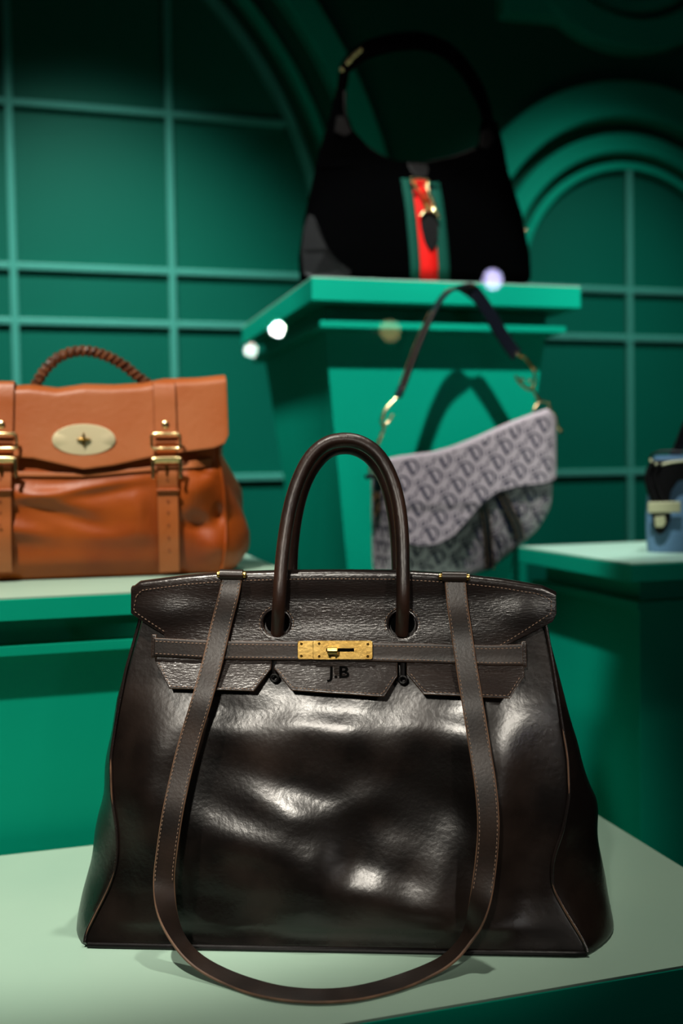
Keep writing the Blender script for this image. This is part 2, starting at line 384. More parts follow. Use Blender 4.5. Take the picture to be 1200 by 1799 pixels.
def yfront(x, z):
    y = K0+K1*z
    s = min(1, max(0, (x-fL(z))/(fR(z)-fL(z))))
    e = min(1, 6*min(s, 1-s)); bulge = .012*sin(pi*s)**.6*sin(pi*min(1, z/.24))*1.0
    lowf = min(1, z/.02)
    under = -.010*(1-min(1, z/.045))**1.6          # tucks in towards the base
    return y - bulge*.6 - dent(x, z)*min(1, e*.8)*lowf - under*(-1)*1.0
rings = []; NZ = 150; NF = 150
for i in range(NZ+1):
    t = i/NZ; z = ZT*t
    zz = max(z, .0015)
    a, b = fL(z), fR(z); yb = -K0-K1*z
    rnd = min(1, z/.006); ins = .003*(1-sqrt(max(0, 1-(1-rnd)**2)))
    r = []
    for j in range(NF+1):
        s = j/NF; x = a+(b-a)*s; r.append((x+(.5-s)*2*ins, yfront(x, z)+ins, z))
    yr = r[-1][1]; gx = gR(z)
    for j in range(1, 16):
        s = j/16; u = 1-s; cxp = 2*gx-.5*(b+b); x = u*u*b+2*u*s*cxp+s*s*b
        fold = -.010*math.exp(-((s-.5)/.16)**2)*min(1, max(0, (z-.11)/.08))
        x += fold + .0012*sin(z*110+s*6)*sin(pi*s)*min(1, max(0, (.22-z)/.1)); r.append((x-ins*.5, yr*u+yb*s, z))
    for j in range(31): s = j/30; r.append((b+(a-b)*s, yb+.004*sin(pi*s)*1.5, z))
    yl = yfront(a, z); gx = gL(z)
    for j in range(1, 16):
        s = j/16; u = 1-s; cxp = 2*gx-a; x = u*u*a+2*u*s*cxp+s*s*a
        fold = .010*math.exp(-((s-.5)/.16)**2)*min(1, max(0, (z-.11)/.08))
        r.append((x+fold+.001*sin(z*100+s*4)*sin(pi*s), yb*u+yl*s, z))
    rings.append(r)
_TX, _TZ = zip(*[P(*p) for p in [(252, 1034), (330, 1021), (400, 1013), (600, 1009), (700, 1010), (800, 1017), (880, 1027), (950, 1041)]])
V, Fc = loft(rings); n1 = len(rings[0])+1
V = [(x, y, z-max(0, ZT+.004-np.interp(x, _TX, _TZ))*max(0, (z-.2)/(ZT-.2))) for x, y, z in V]
cb = len(V); V += [(0, 0, 0), (0, 0, ZT)]
Fc += [(cb, j+1, j) for j in range(n1-1)]+[(cb+1, NZ*n1+j, NZ*n1+j+1) for j in range(n1-1)]
raw('body', V, Fc, M['leather'], bag)
# piping along the two front seams
for f, sgn in ((fL, -1), (fR, 1)):
    pth = [(f(z)+sgn*.0006, yfront(f(z), z)-.0006, z) for z in np.linspace(.004, P(600, 1080)[1], 90)]
    tube('piping', pth, .0016, M['leather2'], bag, 8)
    for ya, yb_ in ((1658, 1540), (1400, 1270)) if sgn > 0 else ((1655, 1530), (1420, 1330)):
        pe = [(f(z)+sgn*.0004, yfront(f(z), z)-.0019, z) for z in np.linspace(max(.006, P(600, ya)[1]), P(600, yb_)[1], 30)]
        q = tube('worn_edge', pe, [.0008*min(1, 4*min(i, 29-i)/29+.1) for i in range(30)], M['edge'], bag, 6); q['label'] = 'worn pale brown seam edge'
# dark base rim
basep = [(fL(.004)+.002, yfront(fL(.003), .003)-.0005, .0022)]+[(x, yfront(x, .003)-.0008, .0022) for x in np.linspace(fL(.003)+.01, fR(.003)-.01, 40)]+[(fR(.004)-.002, yfront(fR(.003), .003)-.0005, .0022), (gR(.003)+.001, .02, .0025), (gR(.003)-.012, .06, .0025)]
tube('base_rim', basep, .0022, M['blackleather'], bag, 8)
for sx in (-1, 1):
    for sy in (-1, 1):
        c = (sx*.16, sy*.050, -.0002); tube('foot', [(c[0], c[1], 0), (c[0], c[1], .004)], .005, M['darkbrass'], bag, 12)

LY = .0016      # leather lift
def interp_poly(pts): 
    xs = [p[0] for p in pts]; zs = [p[1] for p in pts]; return lambda x: float(np.interp(x, xs, zs))
def sheet(name, top, bot, off, th, m, curl=0, step=.0022, holes=(), ys=yfront, dish=None, parent=bag, conv=P, nz=None, edge='edge'):
    """leather panel draped on the front, between pixel outlines top and bot (left to right)"""
    T = [conv(*p) for p in top]; B = [conv(*p) for p in bot]
    x0 = (T[0][0]+B[0][0])/2; x1 = (T[-1][0]+B[-1][0])/2
    ft, fb = interp_poly(T), interp_poly(B)
    nx = max(4, int((x1-x0)/step)); zs_ = max(ft(x)-fb(x) for x in np.linspace(x0, x1, 20)); nzz = nz or max(3, int(zs_/step))
    xs = np.linspace(x0, x1, nx+1)
    brk = sorted(set([p[0] for p in T+B if x0 < p[0] < x1]))
    for b in brk:                       # snap a column on each corner
        k = int(np.argmin(abs(xs-b))); 
        if 0 < k < nx: xs[k] = b
    G = []
    for x in xs:
        zb_, zt_ = fb(x), ft(x); col = []
        for j in range(nzz+1):
            s = j/nzz; z = zb_+(zt_-zb_)*s; y = ys(x, z)-off
            if dish: y += dish(x, z)
            col.append([x, y, z])
        if curl:
            z, y = zt_, col[-1][1]
            for k in range(1, 9):
                a = k/8*pi/2; R_ = curl; col.append([x, y+R_*(1-cos(a))*1.0+.0*a, z+R_*.35*sin(a)-R_*.35*(0)])
            for k in range(1, 4): col.append([x, y+R_+.001*k, z+R_*.35-.0025*k])
        G.append(col)
    V, Fc = grid(G, flip=True)
    V = [list(v) for v in V]
    for hx, hz, hr in holes:
        Fc = [f for f in Fc if not (sum(1 for i in f if (V[i][0]-hx)**2+(V[i][2]-hz)**2 < hr*hr) >= 2 and max(V[i][1] for i in f) < 1)]
        ed = {}
        for f in Fc:
            for a, b in zip(f, f[1:]+f[:1]): ed[tuple(sorted((a, b)))] = ed.get(tuple(sorted((a, b))), 0)+1
        for e, c in ed.items():
            if c == 1:
                for i in e:
                    d = sqrt((V[i][0]-hx)**2+(V[i][2]-hz)**2)
                    if d < hr*1.8: V[i][0] = hx+(V[i][0]-hx)*hr/d; V[i][2] = hz+(V[i][2]-hz)*hr/d
    me = bpy.data.meshes.new(name); me.from_pydata([tuple(v) for v in V], [], Fc); o = link(name, me, [m, M[edge]], parent)
    bm = bmesh.new(); bm.from_mesh(me); loose = [v for v in bm.verts if not v.link_faces]; bmesh.ops.delete(bm, geom=loose, context='VERTS')
    bmesh.ops.recalc_face_normals(bm, faces=bm.faces); bm.faces.ensure_lookup_table()
    if sum(f.normal.y*f.calc_area() for f in bm.faces) > 0: bmesh.ops.reverse_faces(bm, faces=bm.faces)
    bm.to_mesh(me); bm.free()
    solid(o, th, 1, rim=1, bev=th*.22); return o
# flap (upper part with wings)
hl = P(488, 1093); hr_ = P(707, 1095)
_FD = [(*P(px, py), sx*.00047, sy*.00047, a) for px, py, sx, sy, a in ((290, 1078, 45, 26, .0035), (925, 1078, 40, 26, .0035), (345, 1050, 60, 24, .0012), (600, 1110, 90, 20, .0008), (820, 1105, 60, 24, .0014), (600, 1045, 300, 14, -.0012))]
ZF0 = P(600, 1010)[1]; ZFM = P(600, 1080)[1]
def wing(x, z):
    d = .10*max(0, abs(x+.002)-.165)**1.3-.0008*max(0, (ZF0-z)/.062)**2
    d -= .0062*(lambda q: q*q*(3-2*q)*.6+.4*q*q)(min(1, max(0, (z-ZFM+.012)/(ZF0-ZFM+.012))))
    for cx_, cz_, sx, sz, a in _FD: d -= a*math.exp(-((x-cx_)/sx)**2/2-((z-cz_)/sz)**2/2)
    return d
ZL0 = P(600, 1155)[1]
def lobe(x, z): return -.0035-.36*max(0, ZL0-z)
flap_top = [(240, 1036), (252, 1027), (330, 1017), (400, 1011), (500, 1008), (600, 1007), (700, 1008), (800, 1014), (880, 1023), (950, 1035), (974, 1046)]
flap_bot = [(232, 1072), (240, 1078), (292, 1112), (300, 1134), (600, 1140), (860, 1152), (868, 1144), (905, 1122), (968, 1090), (975, 1076)]
sheet('flap', flap_top, flap_bot, .0045, .0022, M['leather2'], curl=.006, step=.0016, holes=[(hl[0], hl[1], .0118), (hr_[0], hr_[1], .0118)], dish=wing)
# black discs painting the shade inside the two keyholes, and stitched rings
for h in (hl, hr_):
    y = yfront(*h)
    o = tube('keyhole_rim', ring_path((h[0], y-.0070+wing(*h), h[1]), (1, 0, 0), (0, 0, 1), .0126, n=40), .0009, M['leather2'], bag, 8)
    V = [(h[0]+.0105*cos(a), y-.0012, h[1]+.0105*sin(a)) for a in np.linspace(0, 2*pi, 24, endpoint=False)]
    raw('keyhole_shade_disc', V, [tuple(range(24))], M['black'], bag, False)
# three flap tabs beneath the belt
tabs = [([(277, 1150), (480, 1158)], [(278, 1160), (306, 1203), (452, 1207), (479, 1172)]),
        ([(484, 1152), (699, 1160)], [(486, 1172), (516, 1206), (676, 1216), (698, 1184)]),
        ([(714, 1158), (918, 1166)], [(716, 1180), (744, 1212), (892, 1218), (917, 1184)])]
for t, b in tabs: sheet('flap_tab', t, b, .0030, .0022, M['leather2'], step=.0016, dish=lobe)
# belt straps across the flap
sheet('belt', [(276, 1117), (380, 1122), (480, 1123), (600, 1124), (760, 1127), (860, 1130), (916, 1128)],
      [(276, 1148), (380, 1154), (480, 1155), (600, 1156), (760, 1160), (860, 1164), (916, 1164)], .0110, .0022, M['strap'], step=.002)
sheet('belt_loop', [(272, 1112), (280, 1112)], [(272, 1153), (280, 1153)], .0088, .0025, M['leather2'], step=.002, nz=6)
sheet('belt_loop', [(914, 1124), (922, 1124)], [(914, 1168), (922, 1168)], .0088, .0025, M['leather2'], step=.002, nz=6)
# brass clasp
def plate(name, x0, x1, y0, y1, off, th, m, parent, rr=3, dz=0):
    a = P(x0, y1); b = P(x1, y0); cx = (a[0]+b[0])/2; yy = yfront(cx, a[1])-off
    X0, X1, Z0, Z1 = a[0], b[0], a[1], b[1]; r = .0018; pts = []
    for cxx, czz, a0, rrr in ((X1-r, Z1-r, 0, .0009), (X0+r, Z1-r, pi/2, r*(1.0 if rr else .4)), (X0+r, Z0+r, pi, r), (X1-r, Z0+r, 3*pi/2, r)):
        for k in range(5): t = a0+k/4*pi/2; pts.append((cxx+r*cos(t), czz+r*sin(t)))
    n = len(pts); V = [(x, yy+K1*(z-Z0), z) for x, z in pts]+[(x, yy-th+K1*(z-Z0), z) for x, z in pts]
    Fc = [tuple(range(n))[::-1], tuple(range(n, 2*n))]+[(k, (k+1) % n, n+(k+1) % n, n+k) for k in range(n)]
    o = raw(name, V, Fc, m, parent, False); bevel_mesh(o, .0004); return o, yy-th
p1, y1 = plate('clasp_plate', 526, 572, 1121, 1153, .0134, .0012, M['brass'], bag)
p2, y2 = plate('clasp_plate', 553, 656, 1120, 1153, .0144, .0016, M['brass'], bag)
for par, xx, yy, px in ((p1, 533, 1126, 0), (p1, 533, 1147, 0), (p2, 564, 1125, 1), (p2, 564, 1147, 1), (p2, 648, 1126, 1), (p2, 648, 1147, 1)):
    x, z = P(xx, yy); y = (y2 if px else y1)+K1*(z-P(600, 1153)[1])
    tube('screw', [(x, y+.0002, z), (x, y-.0005, z)], .0012, M['darkbrass'], par, 10)
x, z = P(604, 1136); s0 = P(608, 1136); s1 = P(624, 1136); yk = y2+K1*(z-P(600, 1153)[1])
V = []; Fc = []; box(V, Fc, P(576, 1136)[0], P(624, 1136)[0], yk-.0004, yk+.0003, z-.0014, z+.0014); raw('clasp_slot', V, Fc, M['black'], p2, False)
kx, kz = P(588, 1135)
tube('turn_knob', [(kx, yk, kz), (kx, yk-.005, kz)], .0026, M['brass'], bag, 14)
tube('turn_knob_head', [(kx-.0046, yk-.0068, kz), (kx-.004, yk-.0068, kz), (kx+.004, yk-.0068, kz), (kx+.0046, yk-.0068, kz)], [.002, .0034, .0034, .002], M['brass'], bag, 14)
tube('padlock_loop', ring_path((kx, yk-.001, kz-.0045), (1, 0, 0), (0, -.3, 1), .0036, n=20), .001, M['brass'], bag, 8)
# small clochette studs in the flap slits
for px, py in ((485, 1187), (708, 1190)):
    x, z = P(px, py); y = yfront(x, z)
    o = tube('stud_loop', ring_path((x, y-.008, z), (1, 0, 0), (0, 0, 1), .0030, n=20), .0013, M['blackleather'], bag, 8)
    tube('slit_cord', [(x, y-.007, z+.003), (x, y-.006, z+.014)], .0022, M['blackleather'], bag, 8)
# embossed initials on the middle tab
VT, FT = text_mesh('J.B', .0125, offs=.0002)
cx, cz = P(598, 1176); out = []
o = raw('initials', [(cx+v[0]*1.35, yfront(cx+v[0], cz+v[1])-.0061+lobe(0, cz+v[1]), cz+v[1]) for v in VT], FT, M['black'], bag, False); solid(o, .0002, 0)
o['label'] = 'small embossed initials'
# handles
def handle(pts, r, yb, yt, name):
    H = []
    for k, (px, py) in enumerate(pts):
        H.append(FB.L(px, py, 0, 0))
    zlo = P(600, 1105)[1]; zhi = H[len(H)//2].z; out = []
    for (px, py) in pts:
        v0 = FB.L(px, py, yb); t = min(1, max(0, (v0.z-ZT-.004)/(zhi-ZT-.004))); y = yb+(yt-yb)*t**.8+(.014*max(0, 1-(v0.z-zlo)/.022) if yb < 0 else 0)
        v = FB.L(px, py, y); out.append(tuple(v))
    pth = catmull(out, 8); n = len(pth)
    rr = [r*(1-.12*abs(2*i/(n-1)-1)) for i in range(n)]
    return tube(name, pth, rr, M['handle'], bag, 20), pth
hf, hpath = handle([(487, 1112), (490, 1060), (494, 1000), (500, 945), (510, 890), (525, 842), (546, 803), (573, 780), (604, 773), (634, 778), (662, 797), (684, 832), (699, 880), (706, 935), (708, 1000), (708, 1060), (706, 1112)], .0064, -.0455, -.018, 'front_handle')
handle([(512, 1012), (514, 960), (521, 905), (534, 855), (553, 818), (577, 794), (605, 786), (632, 792), (656, 811), (676, 845), (689, 892), (696, 945), (699, 1012)], .0062, .022, .006, 'back_handle')
# shoulder strap (one long ribbon) : pixel x, pixel y, local y (None = on shelf), width direction
ST = [(409, 1009), (402, 1045), (388, 1100), (374, 1160), (356, 1225), (336, 1290), (319, 1355), (304, 1425), (294, 1490), (288, 1550), (294, 1605), (316, 1655), (352, 1692), (410, 1722), (475, 1742), (545, 1750), (615, 1747), (680, 1733), (738, 1712), (788, 1685), (822, 1645), (842, 1590), (853, 1520), (858, 1450), (853, 1380), (842, 1310), (831, 1240), (821, 1180), (812, 1120), (804, 1065), (799, 1012)]
SY = []
path = []; N = len(ST)
for i, (px, py) in enumerate(ST):
    if py < 1600:
        x, z = P(px, py); y = yfront(x, z)-float(np.interp(py, [1009, 1050, 1110, 1150, 1215, 1245, 1300], [.0175, .0165, .0145, .0168, .0215, .0215, .0145]))-.010*min(1, max(0, (py-1250)/350))
        if py < 1050: y += .004*(1050-py)/40
        v = FB.L(px, py, y)
    else:
        t = min(1, (py-1600)/120); y0 = yfront(0, .03)-.022
        hz = .040*(1-t)**1.3+.0030
        # point on the ray at height hz above the shelf
        d = ray(px, py); k = (1.0+hz-CAMZ)/d.z; pt = FB.Ri @ (CL+d*k-FB.o); v = pt
    path.append((v[0], v[1], v[2]))
path = np.array(path)
for i in range(9, 13): pass
pth = np.array(catmull(path, 8)); n = len(pth)
k = np.array([1, 2, 3, 2, 1.])/9
for c in range(3): pth[2:-2, c] = np.convolve(pth[:, c], k, 'valid')
pyv = [FB.L]; Wd = []
zs = pth[:, 2]
mid = n//2
for i in range(n):
    s = min(1, max(0, 1-(zs[i]-.004)/.075)); s = s*s*(3-2*s)
    sg = 1 if i < mid else -1
    ang = s*pi/2
    if s > .999: f = (i-mid)/1.0
    Wd.append((sg*cos(ang), .97*sin(ang), .08*sin(ang)))
# smooth turn-over in the middle
Wd = np.array(Wd); 
for c in range(3): Wd[:, c] = np.convolve(np.pad(Wd[:, c], 3, mode='edge'), np.ones(7)/7, 'valid')
strap = ribbon('shoulder_strap', pth, Wd, .0176, .0026, [M['strap'], M['edge']], bag)
sp = []
for sd in (-1, 1):
    Q = []
    for i in range(n):
        T = pth[min(i+1, n-1)]-pth[max(i-1, 0)]; T /= np.linalg.norm(T); W_ = Wd[i]-T*Wd[i].dot(T); W_ /= np.linalg.norm(W_); Nn = np.cross(T, W_)
        if Nn[1] > 0 and zs[i] > .05: Nn = -Nn
        Q.append(pth[i]+W_*sd*.0070+Nn*(.0017 if zs[i] > .05 else 0))
    Q = np.array(Q); a = [i for i in range(mid) if zs[i] > .06]; b = [i for i in range(mid, n) if zs[i] > .06]
    sp += [Q[a], Q[b]]
stitches('strap_stitching', sp, M['stitch'], bag)
# brass pins holding the strap
for (xa, xb, yy) in ((381, 433, 1009), (770, 826, 1013)):
    a = FB.L(xa, yy, -.0345); b = FB.L(xb, yy+1, -.0345); a = np.array(a); b = np.array(b)
    o = tube('strap_pin', [a+(b-a)*.12, b-(b-a)*.12], .0046, M['strap'], bag, 14)
    for c, d_ in ((a, 1), (b, -1)):
        u = (b-a)/np.linalg.norm(b-a)*d_
        q = tube('pin_cap', [c, c+u*.0008, c+u*.003, c+u*.0045], [.0014, .0030, .0030, .0022], M['brass'], o, 12); q['label'] = 'brass pin cap'
# stitching
def sl(pts, off, f=None): return [(P(*p)[0], yfront(*P(*p))-off+(f(*P(*p)) if f else 0), P(*p)[1]) for p in pts]
def dense(pts, n=14):
    out = []
    for a, b in zip(pts, pts[1:]):
        for t in np.linspace(0, 1, n, endpoint=False): out.append((a[0]+(b[0]-a[0])*t, a[1]+(b[1]-a[1])*t))
    return out+[pts[-1]]
fl_off = .0070
ft_in = [(246, 1044), (256, 1034), (330, 1024), (400, 1018), (500, 1015), (600, 1014), (700, 1015), (800, 1021), (880, 1030), (945, 1041), (966, 1052)]
PT = [sl(dense(ft_in), fl_off, wing), sl(dense([(246, 1044), (240, 1070), (296, 1108)]), fl_off, wing), sl(dense([(966, 1052), (966, 1074), (903, 1115), (868, 1136)]), fl_off, wing)]
for y_a, y_b in ((5, 0), (-5, 1)):
    top = [(280, 1117), (380, 1122), (480, 1123), (524, 1124)]; top2 = [(658, 1125), (760, 1127), (860, 1130), (914, 1128)]
    bo = [(280, 1148), (380, 1154), (480, 1155), (524, 1155)]; bo2 = [(658, 1157), (760, 1160), (860, 1164), (914, 1164)]
    for q in ((top, top2) if y_b == 0 else (bo, bo2)): PT.append(sl(dense([(a, b+y_a) for a, b in q]), .0134))
PT += [sl(dense([(284, 1160), (309, 1198), (449, 1202), (474, 1170)]), .0054, lobe), sl(dense([(491, 1170), (519, 1200), (673, 1210), (693, 1181)]), .0054, lobe), sl(dense([(722, 1178), (747, 1206), (889, 1212), (911, 1182)]), .0054, lobe)]
for h in (hl, hr_): PT.append([(h[0]+.0148*cos(a), yfront(*h)-.0070+wing(*h), h[1]+.0148*sin(a)) for a in np.linspace(-.9, pi+.9, 50)])
stitches('stitching', PT, M['stitch'], bag)

# ================================================================== TAN BAG
FT_ = Frame(147, 1016, 1.27, radians(11.5), dy=.055)
tb = empty('satchel', FT_.o, FT_.rot, 'tan leather satchel with oval gold lock, two buckled straps and braided handle', 'handbag')
T0 = -.055
def PTn(px, py, y=T0): v = FT_.L(px, py, y); return v.x, v.z
cxl = PTn(147, 900)[0]
trow = [(690, 392, 396), (780, 384, 390), (800, 383, 391), (830, 388, 404), (860, 393, 420), (900, 396, 430), (940, 396, 434), (970, 394, 434), (990, 392, 428), (1003, 388, 415), (1012, 378, 398)]
tz = np.array([PTn(r[1], r[0])[1] for r in trow])[::-1]; tx = np.array([PTn(r[1], r[0])[0] for r in trow])[::-1]-cxl
tg = np.array([FT_.L(r[2], r[0], 0).x for r in trow])[::-1]-cxl
TZ = PTn(147, 697)[1]
def thw(z): return float(np.interp(z, tz, tx))
def tgw(z): return float(np.interp(z, tz, tg))
TD = [(60, 870, 90, 16, .004, -12), (120, 905, 70, 14, -.003, -20), (30, 930, 60, 16, .0045, -12), (200, 860, 60, 14, -.002, 10), (210, 940, 70, 20, .003, 0), (350, 850, 30, 40, .006, -30), (345, 920, 26, 16, -.006, -20),
      (380, 960, 28, 28, .007, -40), (360, 820, 14, 22, -.005, -35), (385, 905, 12, 18, -.006, 0), (110, 985, 200, 22, .002, 0), (410, 870, 10, 40, -.004, 0), (240, 900, 20, 50, .003, 5), (140, 860, 120, 10, .003, 8)]
_T = [(*PTn(a, b), c*.00068, d*.00068, e*1.5, radians(f)) for a, b, c, d, e, f in TD]
def tfront(x, z):
    y = T0; s = max(0, 1-(abs(x-cxl)/thw(max(z, .002)))**2)
    y -= .018*min(1, s*2.2)*max(0, sin(pi*min(1, max(0, z/.17))))**.7
    dd = 0
    for cx, cz, sx, sz, a, an in _T:
        u, v = x-cx, z-cz; uu = u*cos(an)+v*sin(an); vv = -u*sin(an)+v*cos(an); q = (uu/sx)**2+(vv/sz)**2
        if q < 12: dd += a*math.exp(-q)
    y -= dd*min(1, max(0, z/.02))
    if z > .165: y += (z-.165)*.45
    return y
rings = []; NZt = 90
for i in range(NZt+1):
    z = TZ*i/NZt; hw = thw(max(z, .0)); gw = tgw(z); r = []
    ins = .006*(1-sqrt(max(0, 1-(1-min(1, z/.010))**2)))
    for j in range(101): s = -1+2*j/100; x = cxl+hw*s; r.append((x-s*ins*.5, tfront(x, z)+ins, z))
    yf = tfront(cxl+hw, z); yb = .05 if z < .16 else .05-(z-.16)*.4
    for j in range(1, 14):
        s = j/14; u = 1-s; c = 2*gw-hw; x = u*u*hw+2*u*s*c+s*s*hw; x += .003*sin(9*s+z*90)*sin(pi*s); r.append((cxl+x-ins*.6, yf*u+yb*s, z))
    for j in range(21): s = 1-2*j/20; r.append((cxl+hw*s, yb, z))
    for j in range(1, 14):
        s = j/14; u = 1-s; c = 2*gw-hw; x = u*u*hw+2*u*s*c+s*s*hw; r.append((cxl-x+ins*.6, yb*u+yf*s, z))
    rings.append(r)
V, Fc = loft(rings); n1 = len(rings[0])+1; V = list(V); cb = len(V); V += [(cxl, 0, 0), (cxl, 0, TZ)]
Fc += [(cb, j+1, j) for j in range(n1-1)]+[(cb+1, NZt*n1+j, NZt*n1+j+1) for j in range(n1-1)]
raw('body', V, Fc, M['tan'], tb)
def tsurf(x, z): return min(tfront(x, z) if z < .165 else 9, T0-.016+.17*max(0, z-.12))
flapc = lambda px, py: PTn(px, py, T0-.012)
sheet('flap', [(-110, 700), (-60, 702), (0, 694), (50, 691), (100, 697), (147, 690), (200, 691), (250, 688), (290, 680), (350, 678), (398, 673)],
      [(-112, 790), (-92, 806), (0, 802), (60, 806), (147, 825), (200, 818), (260, 805), (320, 795), (375, 788), (394, 780), (402, 762)], .006, .003, M['tan2'], curl=.03, step=.004, ys=lambda x, z: tsurf(x, z), parent=tb, conv=flapc, edge='tanedge')
sheet('trim_band', [(-85, 826), (0, 828), (147, 832), (250, 822), (372, 805)], [(-85, 833), (0, 837), (147, 838), (250, 829), (372, 820)], .0015, .0016, M['tan2'], step=.005, nz=3, ys=tfront, parent=tb, conv=flapc, edge='tanedge')
# piping on the front side seams
for sg in (-1, 1):
    tube('piping', [(cxl+sg*(thw(z)), tfront(cxl+sg*thw(z), z)-.001, z) for z in np.linspace(.006, .165, 40)], .002, M['tan'], tb, 8)
def tstrap(cx_px, lean):
    def c(px, py, y): return np.array(FT_.L(px, py, y))
    X = lambda py: cx_px+lean*(py-680)
    up = []
    for py in (676, 690, 720, 750, 768): x, z = PTn(X(py), py, T0-.02); up.append((x, tsurf(x, z)-.0115, z))
    up = [(up[0][0], up[0][1]+.03, up[0][2]+.003)]+[(up[0][0], up[0][1]+.006, up[0][2]+.004)]+up[1:]
    q = catmull(up, 5); o = ribbon('strap', q, [(1, 0, 0)]*len(q), .0275, .003, [M['tan2'], M['tanedge']], tb)
    x, z = PTn(X(746), 746, T0-.02); y = tsurf(x, z)-.0135
    rv = tube('rivet', [(x, y, z), (x, y-.0008, z), (x, y-.0022, z)], [.0046, .0045, .0025], M['gold'], tb, 16)
    # linking loop between the two buckles
    lo = []
    for py in (778, 795, 815): x, z = PTn(X(py), py, T0-.024); lo.append((x, tsurf(x, max(z, .13))-.011, z))
    q = catmull(lo, 5); ribbon('link_strap', q, [(1, 0, 0)]*len(q), .0255, .003, [M['tan'], M['tanedge']], tb)
    def buckle(name, pyt, pyb, hwp, r, open_bottom=False, m=M['gold']):
        x0, zt = PTn(X(pyt), pyt, T0-.028); _, zb = PTn(X(pyb), pyb, T0-.028); hw = hwp*.00069; y = tsurf(x0, max(zb, .13))-.017
        if open_bottom: pts = [(x0-hw-.001, y, zb), (x0-hw, y, zb+.004), (x0-hw, y-.002, zt-.004), (x0-hw+.003, y-.002, zt), (x0+hw-.003, y-.002, zt), (x0+hw, y-.002, zt-.004), (x0+hw, y, zb+.004), (x0+hw+.001, y, zb)]
        else: pts = [(x0-hw, y, zb+.006), (x0-hw, y, zt), (x0-hw+.002, y, zt+.001)], 
        if open_bottom: return tube(name, catmull(pts, 4), r, m, tb, 10)
        pts = [(x0+a*hw, y-.001, zb+(zt-zb)*b) for a, b in ((-1, .15), (-1, .85), (-.85, 1), (.85, 1), (1, .85), (1, .15), (.85, 0), (-.85, 0), (-1, .15))]
        return tube(name, [p for s_ in zip(pts, pts[1:]) for p in (s_[0], tuple((np.array(s_[0])+np.array(s_[1]))/2))]+[pts[-1]], r, m, tb, 10)
    a = buckle('strap_loop', 762, 788, 25, .0019)
    b = buckle('buckle', 806, 840, 24, .0025, True)
    x, z = PTn(X(814), 814, T0-.03); tube('buckle_bar', [(x-.015, tsurf(x, .15)-.020, z+.003), (x+.015, tsurf(x, .15)-.020, z+.003)], .0026, M['gold'], b, 12)
    x2, z2 = PTn(X(834), 834, T0-.03); tube('prong', [(x, tsurf(x, .15)-.019, z-.002), (x2, tsurf(x2, .14)-.016, z2)], .0016, M['darkbrass'], b, 8)
    dn = []
    for py in (818, 835, 862, 900, 940, 980, 1005): x, z = PTn(X(py), py, T0-.02); dn.append((x, tfront(x, max(z, .01))-.0075-(.004 if py < 850 else 0), max(z, .0035)))
    q = catmull(dn, 6); ribbon('strap_tail', q, [(1, 0, 0)]*len(q), .0255, .003, [M['tan2'], M['tanedge']], tb)
    x, z = PTn(X(861), 861, T0-.02); q = [(x-.0135, tfront(x, z)-.0112, z), (x+.0135, tfront(x, z)-.0112, z)]
    o = tube('keeper', q, .0020, M['tan'], tb, 8)
    for py in (842, 880, 900, 922, 944, 966):
        x, z = PTn(X(py), py, T0-.02); y = tfront(x, z)-.0095-(.003 if py < 850 else 0); tube('strap_hole', [(x, y+.001, z), (x, y-.0004, z)], .0014, M['tanedge'], tb, 8)
tstrap(289, .028); tstrap(2, .0)
# oval lock
x, z = PTn(147, 772, T0-.026); y = tsurf(x, z)-.0105; a_, b_ = 54*.00069, 26.5*.00071
rg = []
for k, (s, dy) in enumerate(((1, .0), (1, -.0014), (.97, -.0022), (.5, -.0026), (.02, -.0027))): rg.append([(x+a_*s*cos(t), y+dy, z+b_*s*sin(t)) for t in np.linspace(0, 2*pi, 48, endpoint=False)])
V, Fc = loft(rg); lk = raw('lock_plate', V, Fc, M['cream'], tb)
for dx, dz in ((.0085, 0), (0, .0085)): tube('turn_cross', [(x-dx, y-.0042, z-dz), (x-dx*.4, y-.0048, z-dz*.4), (x+dx*.4, y-.0048, z+dz*.4), (x+dx, y-.0042, z+dz)], [.0006, .0020, .0020, .0006], M['darkbrass'], lk, 10)
# braided handle
hp = [FT_.L(px, py, -.012) for px, py in ((56, 694), (66, 672), (84, 645), (110, 625), (146, 617), (182, 624), (214, 640), (240, 660), (262, 676), (276, 684))]
hpp = resample(catmull([tuple(v) for v in hp], 10), .0016)
tube('handle_core', hpp, .0052, M['braid'], tb, 12)
V = []; Fc = []
nb = 24
for k in range(nb):
    i = int((k+.5)*len(hpp)/nb); c = hpp[i]; t = hpp[min(i+1, len(hpp)-1)]-hpp[max(i-1, 0)]; t /= np.linalg.norm(t); nrm = np.array([-t[2], 0, t[0]])
    if nrm[2] < 0: nrm = -nrm
    for sgn in (-1, 1):
        p0 = c-t*.004*1+np.array([0, -.0045, 0])*sgn*-1*0+nrm*.0052*0
        q = [c+t*(.0050*u)+nrm*(.0062*sin((u*sgn)*pi/2*1.0))+np.array([0, -.0056*cos(u*pi/2)-.0008*sgn, 0]) for u in np.linspace(-1, 1, 7)]
        v, f = tube_data(q, [.0010, .0019, .0023, .0024, .0023, .0019, .0010], 6); nn = len(V); V += v; Fc += [tuple(nn+z_ for z_ in g) for g in f]
o = raw('braid', V, Fc, M['braid'], tb); o['kind'] = 'stuff'
for px, py in ((272, 684), (57, 692)):
    v = FT_.L(px, py, -.014); tube('handle_ring', ring_path(v, (1, 0, 0), (0, .3, 1), .006, n=18), .0014, M['gold'], tb, 8)
v = FT_.L(30, 688, -.014); tube('top_stud', [(v.x, v.y, v.z), (v.x, v.y, v.z+.003)], .004, M['gold'], tb, 10)

